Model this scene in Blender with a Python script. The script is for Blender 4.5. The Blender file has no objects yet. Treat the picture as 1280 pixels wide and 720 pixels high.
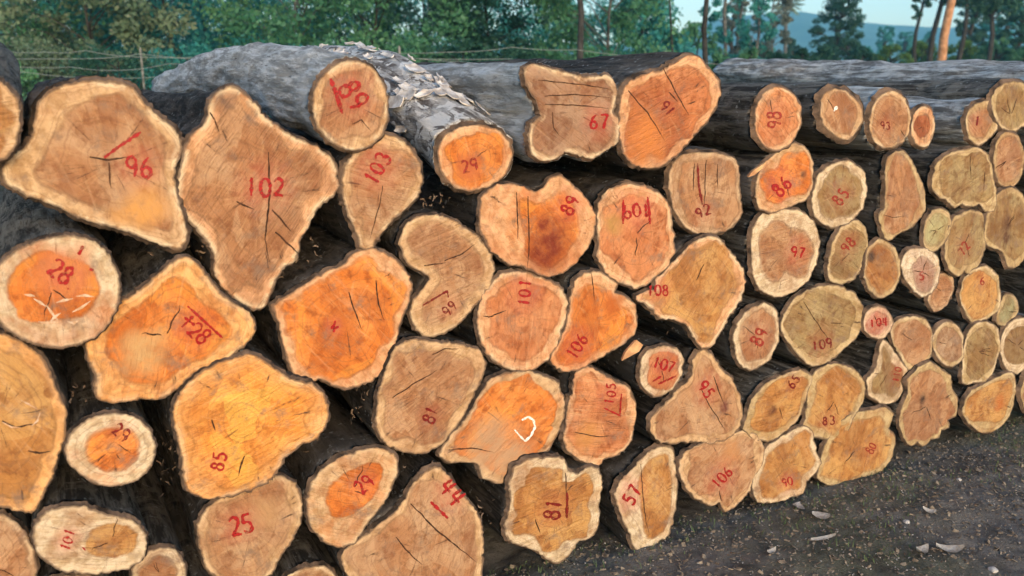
import bpy, bmesh, math, random
import numpy as np
from mathutils import Vector, Matrix, noise
from mathutils.geometry import delaunay_2d_cdt
R = math.radians
random.seed(7)
scn = bpy.context.scene
col = scn.collection

# ------------------------------------------------------------------ camera
CAM_H, FPX, PITCH = 1.70, 1108.0, R(13.79)
cam_d = bpy.data.cameras.new('camera'); cam = bpy.data.objects.new('camera', cam_d); col.objects.link(cam)
cam.location = (0, 0, CAM_H); cam.rotation_euler = (R(90) - PITCH, 0, 0)
cam_d.sensor_width = 36; cam_d.lens = 36 * FPX / 1280; cam_d.clip_start = 0.05; cam_d.clip_end = 9000
cam_d.dof.use_dof = True; cam_d.dof.focus_distance = 3.1; cam_d.dof.aperture_fstop = 3.0
scn.camera = cam
FWD = Vector((0, math.cos(PITCH), -math.sin(PITCH))); UPV = Vector((0, math.sin(PITCH), math.cos(PITCH)))
CP = Vector((0, 0, CAM_H))
def ray(px, py): return (FWD * FPX + Vector((px - 640, 0, 0)) - UPV * (py - 360)).normalized()

# ------------------------------------------------------------------ world, sun, exposure
SUN_EL, SUN_AZ = R(15), R(158)          # azimuth, clockwise from +Y: low behind the camera, to its right
w = bpy.data.worlds.new('World'); scn.world = w; w.use_nodes = True
nt = w.node_tree; bg = nt.nodes['Background']
sky = nt.nodes.new('ShaderNodeTexSky'); sky.sky_type = 'NISHITA'; sky.sun_disc = False
sky.sun_elevation = SUN_EL; sky.sun_rotation = SUN_AZ; sky.air_density = 1.0; sky.dust_density = 1.0; sky.ozone_density = 1.6
nt.links.new(sky.outputs[0], bg.inputs[0]); bg.inputs[1].default_value = 0.15
sd = bpy.data.lights.new('sun', 'SUN'); sd.energy = 1.0; sd.angle = R(20); sd.color = (1, 0.66, 0.34)
so = bpy.data.objects.new('sun', sd); col.objects.link(so)
so.rotation_euler = Vector((math.sin(SUN_AZ) * math.cos(SUN_EL), math.cos(SUN_AZ) * math.cos(SUN_EL), math.sin(SUN_EL))).to_track_quat('Z', 'Y').to_euler()
vs = scn.view_settings; vs.view_transform = 'Standard'; vs.look = 'None'; vs.gamma = 1; vs.exposure = 1.32
scn.cycles.max_bounces = 6; scn.cycles.diffuse_bounces = 3; scn.cycles.volume_bounces = 1
scn.cycles.transparent_max_bounces = 12; scn.cycles.use_adaptive_sampling = True
scn.cycles.use_denoising = True

# ------------------------------------------------------------------ helpers
def link(o, parent=None):
    col.objects.link(o)
    if parent: o.parent = parent
    return o
def mesh_obj(name, verts, faces, mat=None, parent=None, smooth=False, attrs=None):
    me = bpy.data.meshes.new(name); me.from_pydata([tuple(v) for v in verts], [], [tuple(f) for f in faces])
    if mat: me.materials.append(mat)
    if smooth: me.polygons.foreach_set('use_smooth', [True] * len(me.polygons))
    for k, v in (attrs or {}).items():
        a = me.attributes.new(k, 'FLOAT', 'POINT'); a.data.foreach_set('value', np.asarray(v, dtype=np.float32))
    me.update()
    return link(bpy.data.objects.new(name, me), parent)
def tag(o, label=None, cat=None, group=None, kind=None):
    for k, v in (('label', label), ('category', cat), ('group', group), ('kind', kind)):
        if v: o[k] = v
    return o
def empty(name, loc, rz=0):
    o = bpy.data.objects.new(name, None); o.empty_display_size = 0.1; col.objects.link(o)
    o.location = loc; o.rotation_euler = (0, 0, rz); return o
class NT:
    def __init__(s, name):
        s.m = bpy.data.materials.new(name); s.m.use_nodes = True; s.t = s.m.node_tree
        s.b = s.t.nodes['Principled BSDF']; s.out = s.t.nodes['Material Output']
        s.b.inputs['Roughness'].default_value = 0.85; s.b.inputs['Specular IOR Level'].default_value = 0.25
    def n(s, typ, **kw):
        x = s.t.nodes.new('ShaderNode' + typ)
        for k, v in kw.items():
            if k.startswith('_'): setattr(x, k[1:], v)
            else: s.set(x.inputs[k.replace('__', ' ')], v)
        return x
    def set(s, sock, v):
        if isinstance(v, bpy.types.NodeSocket): s.t.links.new(v, sock)
        elif hasattr(v, 'outputs'): s.t.links.new(v.outputs[0], sock)
        else:
            if sock.type == 'RGBA' and len(v) == 3: v = (*v, 1)
            sock.default_value = v
    def math(s, op, a, b=0.0, clamp=False):
        x = s.t.nodes.new('ShaderNodeMath'); x.operation = op; x.use_clamp = clamp
        s.set(x.inputs[0], a); s.set(x.inputs[1], b); return x.outputs[0]
    def mix(s, f, a, b, blend='MIX'):
        x = s.t.nodes.new('ShaderNodeMix'); x.data_type = 'RGBA'; x.blend_type = blend; x.clamp_factor = True
        s.set(x.inputs[0], f); s.set(x.inputs[6], a); s.set(x.inputs[7], b); return x.outputs[2]
    def rng(s, v, a, b, c=0.0, d=1.0):
        x = s.t.nodes.new('ShaderNodeMapRange'); x.clamp = True; x.interpolation_type = 'SMOOTHSTEP'
        for i, q in enumerate((v, a, b, c, d)): s.set(x.inputs[i], q)
        return x.outputs[0]
    def noise(s, scale, vec=None, detail=4, rough=0.55, dist=0.0):
        x = s.n('TexNoise', Scale=scale, Detail=detail, Roughness=rough, Distortion=dist)
        if vec is not None: s.set(x.inputs['Vector'], vec)
        return x.outputs['Fac']
    def obj(s, scale=(1, 1, 1), loc=(0, 0, 0), rot=(0, 0, 0), src='Object', tex=False):
        tc = s.n('TexCoord'); mp = s.n('Mapping'); mp.vector_type = 'TEXTURE' if tex else 'POINT'; s.t.links.new(tc.outputs[src], mp.inputs[0])
        mp.inputs['Location'].default_value = loc; mp.inputs['Rotation'].default_value = rot; mp.inputs['Scale'].default_value = scale
        return mp.outputs[0]
    def attr(s, name): return s.n('Attribute', _attribute_name=name).outputs['Fac']
    def bump(s, h, strength=0.5, dist=0.01):
        x = s.n('Bump', Strength=strength, Distance=dist); s.set(x.inputs['Height'], h)
        s.t.links.new(x.outputs[0], s.b.inputs['Normal']); return x
    def done(s, color, rough=None):
        s.set(s.b.inputs['Base Color'], color)
        if rough is not None: s.set(s.b.inputs['Roughness'], rough)
        return s.m

def simple_mat(name, c1, c2, scale=8, bump=0.4, rough=0.85, dist=0.01, detail=5):
    n = NT(name); v = n.obj(); f = n.noise(scale, v, detail)
    n.bump(n.noise(scale * 3, v, 5), bump, dist)
    return n.done(n.mix(n.rng(f, 0.35, 0.65), c1, c2), rough)

# ------------------------------------------------------------------ ground, hills
def ground_hit(px, py):
    d = ray(px, py); return CP + d * (-CAM_H / d.z)
G0, G1 = ground_hit(700, 703), ground_hit(1240, 540)
U = (G1 - G0).normalized(); NB = Vector((-U.y, U.x, 0)); RZ = math.atan2(U.y, U.x)

def ground_mat():
    n = NT('forest_soil'); v = n.obj()
    a = n.noise(1.1, v, 5); b = n.noise(9, v, 8, 0.7); c = n.noise(55, v, 6, 0.75); d2 = n.noise(160, v, 3, 0.7)
    base = n.mix(n.rng(b, .35, .65), (0.125, 0.117, 0.110), (0.25, 0.235, 0.22))
    base = n.mix(n.rng(a, .45, .62, 0, .6), base, (0.10, 0.115, 0.065))
    base = n.mix(n.rng(c, .54, .70, 0, .65), base, (0.26, 0.24, 0.22))
    base = n.mix(n.rng(n.noise(3.3, v, 6, .65), .50, .62, 0, .6), base, (0.05, 0.043, 0.038))
    base = n.mix(n.rng(c, .42, .30, 0, .8), base, (0.022, 0.018, 0.016))
    base = n.mix(n.rng(d2, .60, .70, 0, .5), base, (0.22, 0.21, 0.20))
    h = n.math('ADD', n.math('MULTIPLY', c, 1.0), n.math('MULTIPLY', d2, 0.5))
    n.bump(h, 1.0, 0.03)
    return n.done(base, 0.95)
GM = ground_mat()
def gz(x, y): return -.042 + 0.03 * noise.noise(Vector((x * 0.9, y * 0.9, 3))) + 0.012 * noise.noise(Vector((x * 5, y * 5, 1))) + 0.008 * noise.noise(Vector((x * 15, y * 15, 5))) + .0045 * noise.noise(Vector((x * 42, y * 42, 8)))
def grid_axis(a0, a1, step, far0, far1):
    mid = list(np.arange(a0, a1, step)); o = [a0]; s = step
    while o[-1] > far0: s *= 1.45; o.append(o[-1] - s)
    p = [mid[-1]]; s = step
    while p[-1] < far1: s *= 1.45; p.append(p[-1] + s)
    return o[:0:-1] + mid + p[1:]
gx = grid_axis(-1.0, 3.9, 0.0165, -2000, 2000); gy = grid_axis(1.7, 4.9, 0.0165, -20, 1500)
vs_, fs_ = [], []
for y in gy:
    for x in gx: vs_.append((x, y, gz(x, y)))
W_ = len(gx)
for j in range(len(gy) - 1):
    for i in range(W_ - 1): fs_.append((j*W_+i, j*W_+i+1, (j+1)*W_+i+1, (j+1)*W_+i))
g = mesh_obj('ground', vs_, fs_, GM, smooth=True); tag(g, kind='structure')

def hills():
    v, f = [], []
    prof = [(-900, 60), (0, 70), (500, 62), (840, 55), (857, 35), (885, 22), (940, 20), (985, 25), (1030, 27), (1075, 32), (1110, 36), (1150, 38), (1190, 34), (1235, 30), (1285, 36), (1500, 30), (2100, 60)]
    D = 1200
    xs = np.linspace(-900, 2100, 240)
    for k, x in enumerate(xs):
        yy = np.interp(x, [p[0] for p in prof], [p[1] for p in prof])
        h = (88 - yy) / 1141 * D + 10 * noise.noise(Vector((x * 0.012, 0, 0))) + 4 * noise.noise(Vector((x * 0.07, 4, 0)))
        X = (x - 640) / 1141 * D
        for t in np.linspace(0, 1, 9):
            hz = h * math.sin(t * math.pi / 2) ** 1.2 + 6 * noise.noise(Vector((X * 0.01, t * 5, 9))) * t * (1 - t) * 4
            v.append((X, D - 500 * (1 - t) + 40 * noise.noise(Vector((X * .005, t * 2, 2))), hz - 1))
        v.append((X, D + 120, -5))
    for k in range(len(xs) - 1):
        for t in range(9): f.append((k*10+t, (k+1)*10+t, (k+1)*10+t+1, k*10+t+1))
    n = NT('wooded_hillside'); a = n.noise(0.02, n.obj(), 8, .7)
    n.bump(a, 1, 8)
    tag(mesh_obj('hills', v, f, n.done(n.mix(n.rng(a, .4, .6), (0.03, 0.06, 0.03), (0.09, 0.13, 0.06))), smooth=True), kind='structure')
hills()

# ------------------------------------------------------------------ wood materials
SAP = dict(O=(.70, .40, .17), B=(.54, .38, .24), P=(.64, .38, .23), G=(.46, .37, .22), W=(.60, .52, .42), T=(.42, .29, .20))
_s = lambda d, k: {a: tuple(q * k for q in b) for a, b in d.items()}
HRT = dict(O=(.82, .27, .045), B=(.48, .26, .14), P=(.64, .25, .105), G=(.36, .24, .11), R=(.55, .13, .025), T=(.40, .22, .14),
           Y=(.58, .30, .10), K=(.52, .29, .165), D=(.30, .15, .07))
SK = lambda q: (q[0] * .90, q[1] * .84, q[2] * .72)
HK = lambda q: (q[0] * .70, q[1] * .60, q[2] * .47)
def face_mat(name, sap, heart, seed, saw_ang, blot=(0.30, 0.07, 0.02), red=(0.46, 0.11, 0.07), ringa=0.5, soft=1.0, pith=(0, 0), cream=.85):
    n = NT(name); rnd = random.Random(seed)
    v = n.obj(loc=(rnd.uniform(-9, 9), 0, rnd.uniform(-9, 9)))
    h, d, r = n.attr('heart_dist'), n.attr('edge_dist'), n.attr('ring')
    big = n.noise(7, v, 4, .6, .4); mid = n.noise(28, v, 6, .65); fine = n.noise(190, v, 4, .7)
    wob = n.math('ADD', n.math('MULTIPLY', n.math('SUBTRACT', mid, .5), 0.020), n.math('MULTIPLY', n.math('SUBTRACT', n.noise(11, v, 3, .6), .5), 0.034))
    hh = n.math('ADD', h, wob)
    fac = n.rng(hh, -0.003 * soft, 0.004 * soft)
    # heart colours
    hdark = tuple(c * k for c, k in zip(heart, (.52, .42, .36))); hlight = (min(1, heart[0] * 1.16), min(1, heart[1] * 1.36 + .02), heart[2] * 1.6 + .02)
    hc = n.mix(n.rng(big, .36, .60), hlight, heart); hc = n.mix(n.rng(mid, .48, .66, 0, .75), hc, hdark)
    sl = tuple(min(.85, c * 1.14 + .02) for c in sap); sdk = tuple(c * k for c, k in zip(sap, (.80, .72, .62)))
    sc = n.mix(n.rng(mid, .38, .60), sdk, sl)
    sc = n.mix(n.rng(big, .50, .68, 0, .4), sc, heart)
    c = n.mix(fac, sc, hc)
    c = n.mix(n.rng(n.noise(4.5, n.obj(loc=(seed % 7, 3, 5)), 4, .6, .6), .50, .66, 0, .55), c, tuple(q * w_ for q, w_ in zip(heart, (.62, .50, .42))))
    c = n.mix(n.math('MULTIPLY', n.rng(n.math('ADD', d, n.math('MULTIPLY', wob, .6)), .022, .004), n.rng(n.noise(12, v, 5, .65), .56, .44, .0, cream)), c, (.68, .54, .36))
    zn = n.noise(4.2, n.obj(loc=(seed % 11, 1, seed % 5), scale=(1, 1, .8)), 3, .55, 1.1)
    c = n.mix(n.math('MULTIPLY', n.rng(zn, .535, .555), n.math('MULTIPLY', fac, .50)), c, tuple(q * w_ for q, w_ in zip(heart, (.62, .50, .45))))
    c = n.mix(n.math('MULTIPLY', n.rng(zn, .44, .425), n.math('MULTIPLY', fac, .45)), c, (min(.7, heart[0] * 1.35), heart[1] * 1.75, heart[2] * 2.2))
    # thin darker line where sapwood meets heartwood
    line = n.math('MULTIPLY', n.rng(hh, -0.006, 0.0005), n.rng(hh, 0.007, 0.001))
    c = n.mix(n.math('MULTIPLY', line, n.rng(big, .35, .6, .1, .55)), c, tuple(x * .45 for x in heart))
    # growth rings follow the outline
    rv = n.n('CombineXYZ', X=n.math('ADD', n.math('MULTIPLY', r, 30.0), n.math('ADD', n.math('MULTIPLY', big, 7.0), n.math('MULTIPLY', mid, 1.6))), Y=float(seed % 17), Z=0.0)
    ring = n.noise(1.0, rv, 2, .6)
    c = n.mix(n.rng(ring, .50, .66, 0, min(1, ringa * 1.5)), c, n.mix(0.5, c, (.16, .07, .03)))
    # saw strokes: fine streaks across the whole cut
    sv = n.obj(scale=(1 / 190, 1, 1 / 12), rot=(0, saw_ang, 0), tex=True); saw = n.noise(1.0, sv, 4, .65)
    c = n.mix(n.rng(saw, .52, .72, 0, .22), c, n.mix(.5, c, (.14, .07, .03)))
    kv = n.obj(scale=(1 / 34, 1, 1 / 2.2), rot=(0, saw_ang + .12, 0), tex=True); kerf = n.noise(1.0, kv, 3, .6, .5)
    c = n.mix(n.rng(kerf, .55, .68, 0, .26), c, n.mix(.5, c, (.12, .055, .025)))
    c = n.mix(n.rng(kerf, .44, .34, 0, .22), c, n.mix(.5, c, (.78, .56, .34)))
    c = n.mix(n.rng(fine, .60, .74, 0, .35), c, (.52, .37, .22))
    c = n.mix(n.rng(fine, .40, .28, 0, .40), c, (.13, .07, .035))
    # drying checks and stain running out from the pith
    rel = n.obj(loc=(-float(pith[0]), 0, -float(pith[1]))); nz_ = n.n('VectorMath', _operation='NORMALIZE'); n.t.links.new(rel, nz_.inputs[0]); ln = n.n('VectorMath', _operation='LENGTH'); n.t.links.new(rel, ln.inputs[0])
    flat = n.n('VectorMath', _operation='MULTIPLY'); n.t.links.new(rel, flat.inputs[0]); flat.inputs[1].default_value = (1, 0, 1); n.t.links.new(flat.outputs[0], nz_.inputs[0]); n.t.links.new(flat.outputs[0], ln.inputs[0])
    ad = n.n('VectorMath', _operation='MULTIPLY_ADD'); n.t.links.new(nz_.outputs[0], ad.inputs[0]); ad.inputs[1].default_value = (9, 9, 9); cx = n.n('CombineXYZ', X=n.math('MULTIPLY', ln.outputs['Value'], 7.0), Y=n.math('ADD', n.math('MULTIPLY', ln.outputs['Value'], 9.0), float(seed % 31)), Z=n.math('MULTIPLY', mid, .9)); n.t.links.new(cx.outputs[0], ad.inputs[2])
    chk = n.noise(1.0, ad.outputs[0], 5, .62)
    c = n.mix(n.math('MULTIPLY', n.rng(chk, .53, .68, 0, .78), n.rng(d, .0, .03, .3, 1)), c, n.mix(.35, c, (.09, .035, .014)))
    c = n.mix(n.math('MULTIPLY', n.rng(chk, .655, .675, 0, .85), n.rng(d, .01, .03)), c, (.060, .024, .012))
    c = n.mix(n.rng(chk, .44, .32, 0, .40), c, n.mix(.5, c, (.62, .40, .20)))
    # weather-grey dirt patches, a stain round the pith, pink wash of the paint
    grime = n.noise(13, n.obj(loc=(3 + seed % 5, 1, 2)), 6, .7)
    c = n.mix(n.rng(grime, .52, .70, 0, .72), c, (.19, .125, .09))
    c = n.mix(n.math('MULTIPLY', n.attr('blot'), n.rng(mid, .3, .6, .55, 1.0)), c, blot)
    c = n.mix(n.math('MULTIPLY', n.attr('wash'), n.rng(mid, .35, .62, .10, .48)), c, red)
    c = n.mix(n.rng(n.math('ADD', d, n.math('MULTIPLY', wob, .45)), .0075, .0005, 0, .85), c, (.10, .062, .042))
    hgt = n.math('ADD', n.math('ADD', n.math('MULTIPLY', saw, .8), n.math('MULTIPLY', kerf, 1.6)), n.math('ADD', n.math('MULTIPLY', mid, .9), n.math('MULTIPLY', fine, .35)))
    n.bump(hgt, .9, .008)
    n.b.inputs['Specular IOR Level'].default_value = .35
    return n.done(c, n.rng(mid, .3, .7, .5, .8))

def bark_mat(name, pale, dark, seed, peel=0.0):
    n = NT(name)
    v = n.obj(scale=(1, .14, 1), loc=(seed, seed * 2, 0)); v2 = n.obj(loc=(seed, 0, seed))
    a = n.noise(38, v, 8, .72, .2); b = n.noise(5, v2, 5, .6); c = n.noise(75, v, 5, .7)
    m = n.mix(n.rng(a, .42, .60), dark, pale)
    m = n.mix(n.rng(b, .55, .66, 0, .6), m, (.24, .21, .19))
    m = n.mix(n.rng(c, .42, .30, 0, .8), m, (.030, .022, .018))
    m = n.mix(n.rng(n.noise(3.2, v2, 6, .7, .8), .52, .60, 0, .45), m, tuple(min(.7, q * 1.7) for q in pale))
    if peel: m = n.mix(n.rng(n.noise(14, n.obj(scale=(1, .6, 1), loc=(4, 4, 4)), 4, .6, 1.2), .50, .53, 0, peel), m, (.84, .83, .82))
    m = n.mix(n.rng(n.noise(40, v2, 4, .6), .62, .68, 0, .6), m, (.42, .42, .40))
    n.bump(n.math('ADD', n.math('MULTIPLY', a, 1.3), n.math('MULTIPLY', c, .7)), 1.0, .034)
    return n.done(m, .9)
BARKS = [bark_mat('grey_bark', (.19, .17, .145), (.030, .025, .021), 1), bark_mat('gap_shade_bark', (.085, .070, .058), (.014, .011, .009), 4),  # second bark: darkened so the shade of the gaps sits in its colour
         bark_mat('peeling_bark', (.62, .60, .58), (.15, .13, .12), 9, 1.0), bark_mat('silver_bark', (.80, .81, .81), (.34, .34, .33), 6), bark_mat('weathered_bark', (.68, .69, .69), (.18, .175, .17), 12)]
LIP = simple_mat('inner_bark', (.15, .10, .07), (.022, .015, .011), 12, .8)
def paint_mat(name, c, cover=.5):
    n = NT(name); f = n.noise(170, n.obj(), 5, .75)
    tr = n.n('BsdfTransparent'); mx = n.n('MixShader')
    n.set(n.b.inputs['Base Color'], n.mix(n.rng(f, .35, .6), tuple(x * .6 for x in c), c))
    n.set(mx.inputs[0], n.rng(f, .60 - .27 * cover, .52 - .3 * cover)); n.t.links.new(n.b.outputs[0], mx.inputs[2] if False else mx.inputs[2])
    n.t.links.new(tr.outputs[0], mx.inputs[1])
    gr = n.noise(1.0, n.obj(scale=(1 / 150, 1, 1 / 30), rot=(0, .9, 0), tex=True), 3, .6)
    n.set(mx.inputs[0], n.math('MULTIPLY', n.rng(f, .34, .46, .25 + .3 * cover, 1.0), n.rng(gr, .66, .52, .15 + .3 * cover, 1.0)))
    n.t.links.new(mx.outputs[0], n.out.inputs['Surface']); n.b.inputs['Roughness'].default_value = .6
    return n.m
PAINT = dict(red=paint_mat('red_paint', (.32, .008, .010), .75), dark=paint_mat('dark_red_paint', (.17, .010, .008), .6), faint=paint_mat('faded_red_paint', (.28, .03, .018), .3),
             white=paint_mat('white_paint', (.85, .80, .76), 1))
CRACK = simple_mat('crack_brown', (.075, .030, .014), (.022, .010, .006), 40)  # dark brown of the strips laid on the cut ends as cracks

# ------------------------------------------------------------------ stroke lettering
def arc(cx, cy, rx, ry, a0, a1, n=12): return [(cx + rx * math.cos(R(a0 + (a1 - a0) * k / n)), cy + ry * math.sin(R(a0 + (a1 - a0) * k / n))) for k in range(n + 1)]
DIG = {
 '0': [arc(.30, .5, .26, .46, 80, 445, 18)],
 '1': [[(.20, .78), (.34, .98), (.31, .5), (.30, .02)]],
 '2': [arc(.30, .72, .24, .26, 165, -35) + [(.30, .28), (.05, .05), (.30, .08), (.58, .02)]],
 '3': [arc(.27, .74, .22, .24, 150, -80) , arc(.27, .27, .26, .26, 85, -150)],
 '4': [[(.12, .95), (.06, .42), (.30, .40), (.58, .44)], [(.42, .98), (.38, .5), (.36, .0)]],
 '5': [[(.55, .96), (.16, .93), (.12, .56)] + arc(.28, .30, .26, .28, 110, -150)],
 '6': [[(.46, .98), (.22, .74), (.08, .42)] + arc(.30, .26, .23, .25, 160, 510, 16)],
 '7': [[(.04, .92), (.32, .95), (.56, .92), (.36, .48), (.24, .0)]],
 '8': [arc(.30, .75, .19, .22, 270, 630, 16), arc(.30, .27, .25, .26, 90, 450, 16)],
 '9': [arc(.30, .70, .23, .25, -10, 350, 16) + [(.50, .40), (.40, .02)]],
 'D': [[(.02, .62), (.10, .95)] + arc(.16, .55, .40, .38, 70, -80) + [(.02, .22)]],
 'K': [[(.0, .35), (.28, .62), (.42, .95)], [(.28, .62), (.18, .08)], [(.18, .30), (.62, .48)]],
 '.': [[(.08, .06), (.13, .0)]], ' ': []}

def text_strokes(txt, px, py, h, ang, rnd):
    adv = .74; wd = len(txt) * adv - .14; out = []; ca, sa = math.cos(R(ang)), math.sin(R(ang))
    for i, ch in enumerate(txt):
        jx, jy, sc = rnd.uniform(-.04, .04), rnd.uniform(-.07, .07), rnd.uniform(.9, 1.08)
        for st in DIG[ch]:
            o = []
            for (x, y) in st:
                X = (i * adv + x * sc + jx - wd / 2) * h * .95; Y = (y * sc + jy - .5) * h
                o.append((px + X * ca - Y * sa * 1, py - (X * sa + Y * ca)))
            out.append(o)
    return out

# ------------------------------------------------------------------ logs
def spline(pts, step=3.0):
    n = len(pts); out = []
    for i in range(n):
        p0, p1, p2, p3 = (np.array(pts[(i + k - 1) % n], float) for k in range(4))
        m = max(2, int(np.linalg.norm(p2 - p1) / step))
        for j in range(m):
            t = j / m
            cr = .5 * ((2 * p1) + (-p0 + p2) * t + (2*p0 - 5*p1 + 4*p2 - p3) * t*t + (-p0 + 3*p1 - 3*p2 + p3) * t**3)
            out.append(.5 * cr + .5 * (p1 + (p2 - p1) * t))
    return np.array(out)
def ell(cx, cy, rx, ry, rot=0, n=14, wob=.05, seed=0):
    rnd = random.Random(seed + cx); ph = rnd.uniform(0, 6); o = []
    for k in range(n):
        a = 2 * math.pi * k / n; q = 1 + wob * math.sin(2 * a + ph) * .6 + wob * math.sin(3 * a + ph * 2) + rnd.uniform(-.35, .35) * wob
        x, y = rx * q * math.cos(a), ry * q * math.sin(a); c, s = math.cos(R(rot)), math.sin(R(rot))
        o.append((cx + x * c - y * s, cy + x * s + y * c))
    return o
def inside(poly, P):
    x, y = P[:, 0], P[:, 1]; r = np.zeros(len(P), bool); a = poly; b = np.roll(poly, -1, 0)
    for (x0, y0), (x1, y1) in zip(a, b):
        c = (y0 > y) != (y1 > y)
        with np.errstate(divide='ignore', invalid='ignore'): r ^= c & (x < (x1 - x0) * (y - y0) / (y1 - y0 + 1e-12) + x0)
    return r
def dist_poly(poly, P):
    best = np.full(len(P), 1e9); a = poly; b = np.roll(poly, -1, 0)
    for p, q in zip(a, b):
        d = q - p; L = max(1e-9, d @ d); t = np.clip(((P - p) @ d) / L, 0, 1); best = np.minimum(best, np.linalg.norm(P - (p + t[:, None] * d), axis=1))
    return best
def area(p): a, b = p, np.roll(p, -1, 0); return .5 * np.sum(a[:, 0] * b[:, 1] - b[:, 0] * a[:, 1])

LOG_GROUP = 'numbered logs stacked in the pile'
EXTRA = {}
def make_log(label, pts, sap='B', heart='B', hs=.80, hpts=None, num=None, lines=(), rim=2.0, bark=0, L=2.5, off=0.0, up=0.0, side=0.0, cracks=None,
             blots=(), blot=(.30, .07, .02), paint='red', ringa=.5, soft=1.0, group=LOG_GROUP, tilt=None, wash=1, bendz=0.0, chips=(), bulge=1.0, taper=.10):
    seed = int(abs(pts[0][0]) * 7 + abs(pts[0][1]) * 3) + len(pts); rnd = random.Random(seed)
    P = spline(pts, 3.2)
    if area(P) > 0: P = P[::-1]                     # y down in the picture: clockwise here = counter-clockwise seen from the camera
    nrm = np.roll(P, -1, 0) - np.roll(P, 1, 0); nrm = np.stack([-nrm[:, 1], nrm[:, 0]], 1); nrm /= np.linalg.norm(nrm, axis=1)[:, None] + 1e-9
    t = P + nrm * .5
    if inside(P, t).mean() > .5: nrm = -nrm          # outward
    jag = np.array([1.3 * noise.noise(Vector((p[0] * .11, p[1] * .11, seed))) + 1.6 * noise.noise(Vector((p[0] * .3, p[1] * .3, seed))) + .9 * noise.noise(Vector((p[0] * .8, p[1] * .8, seed))) for p in P])
    P = P + nrm * (jag * (1.25 if len(P) > 90 else .9) + (1.3 if P[:, 0].mean() < 880 else 2.4 if P[:, 0].mean() < 1060 else 3.6))[:, None]
    B = P + nrm * rim * (1 + .75 * np.array([noise.noise(Vector((p[0] * .16, p[1] * .16, seed + 5))) for p in P]))[:, None]
    cen = P.mean(0)
    def to_plane(q, o=off):
        d = ray(q[0], q[1]); base = G0 - NB * o; s = (base - CP).dot(NB) / d.dot(NB); return CP + d * s
    base_px = P[np.argmax(P[:, 1])]
    O = to_plane((cen[0], base_px[1]))
    def loc2(q):
        h = to_plane(q) - O; return (h.dot(U), h.z)
    Pm = np.array([loc2(q) for q in P]); Bm = np.array([loc2(q) for q in B]); cm = np.array(loc2(cen))
    ta, tb = tilt if tilt else (rnd.uniform(-.05, .05), rnd.uniform(-.05, .05)); s1 = rnd.uniform(0, 50)
    def surf(x, z): return ta * (x - cm[0]) + tb * (z - cm[1]) + .0035 * noise.noise(Vector((x * 14, z * 14, s1))) + .0016 * noise.noise(Vector((x * 45, z * 45, s1)))
    # heart outline
    if hpts is not None: H = spline(hpts, 3.5)
    else:
        kk = np.array([.55 * noise.noise(Vector((q[0] * .028, q[1] * .028, seed + 77))) for q in P]); H = cen + (P - cen) * np.clip(1 - (1 - hs) * (1 + 2.4 * kk), .45, .965)[:, None]
    H = H + np.array([[2.0 * noise.noise(Vector((q[0] * .05, q[1] * .05, seed + 9))), 2.0 * noise.noise(Vector((q[0] * .05, q[1] * .05, seed + 19)))] for q in H])
    dh = dist_poly(P, H); ins = inside(P, H); H = H[ins & (dh > 2.2)][::2]
    Hm = np.array([loc2(q) for q in H])
    pith = H.mean(0); pm = np.array(loc2(pith))
    # interior points
    mn, mx = P.min(0), P.max(0); stp = max(3.2, (mx - mn).max() / 34)
    gxx, gyy = np.meshgrid(np.arange(mn[0], mx[0], stp), np.arange(mn[1], mx[1], stp)); I = np.stack([gxx.ravel(), gyy.ravel()], 1)
    I = I + np.random.RandomState(seed % 9999).uniform(-.25, .25, I.shape) * stp
    I = I[inside(P, I)]; I = I[(dist_poly(P, I) > stp * .6)]; I = I[(dist_poly(H, I) > stp * .5)]
    Im = np.array([loc2(q) for q in I])
    V2 = np.vstack([Pm, Hm, Im]); nP, nH = len(Pm), len(Hm)
    E = [(i, (i + 1) % nP) for i in range(nP)] + [(nP + i, nP + (i + 1) % nH) for i in range(nH)]
    cv, _, cf, *_r = delaunay_2d_cdt([Vector(q) for q in V2], E, [], 0, 1e-6)
    CV = np.array([(q.x, q.y) for q in cv]); F = np.array([f[:] for f in cf if len(f) == 3])
    ce = CV[F].mean(1); keep = inside(Pm, ce); F = F[keep]; ce = ce[keep]; inh = inside(Hm, ce)
    ed = dist_poly(Pm, CV); hd = dist_poly(Hm, CV) * np.where(inside(Hm, CV), 1, -1)
    on = dist_poly(Hm, CV) < 1e-5; hd[on] = 0
    dc = np.linalg.norm(CV - pm, axis=1); ringv = dc / (dc + ed + 1e-6) * math.sqrt(abs(area(Pm))) * 2.4
    bl = np.zeros(len(CV)); wsh = np.zeros(len(CV))
    for (bx, by, br) in blots:
        c0 = np.array(loc2((bx, by))); r0 = abs(loc2((bx + br, by))[0] - c0[0]); q = np.linalg.norm(CV - c0, axis=1) / r0
        q = q * (1 + .5 * np.array([noise.noise(Vector((a[0] * 18, a[1] * 18, seed))) for a in CV])); bl = np.maximum(bl, np.clip(1.5 - q * 1.2, 0, 1))
    if num and wash:
        txt, nx, ny, nh, na = num[:5]; c0 = np.array(loc2((nx, ny))); r0 = abs(loc2((nx + nh * (.5 + .35 * len(txt)), ny))[0] - c0[0])
        q = np.linalg.norm(CV - c0, axis=1) / r0; wsh = np.clip(1.5 - q * 1.25, 0, 1) * (1.0 if paint == 'red' else .45)
    # wooden end, axis
    root = empty('log', O, RZ); tag(root, label, 'log', group)
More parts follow.
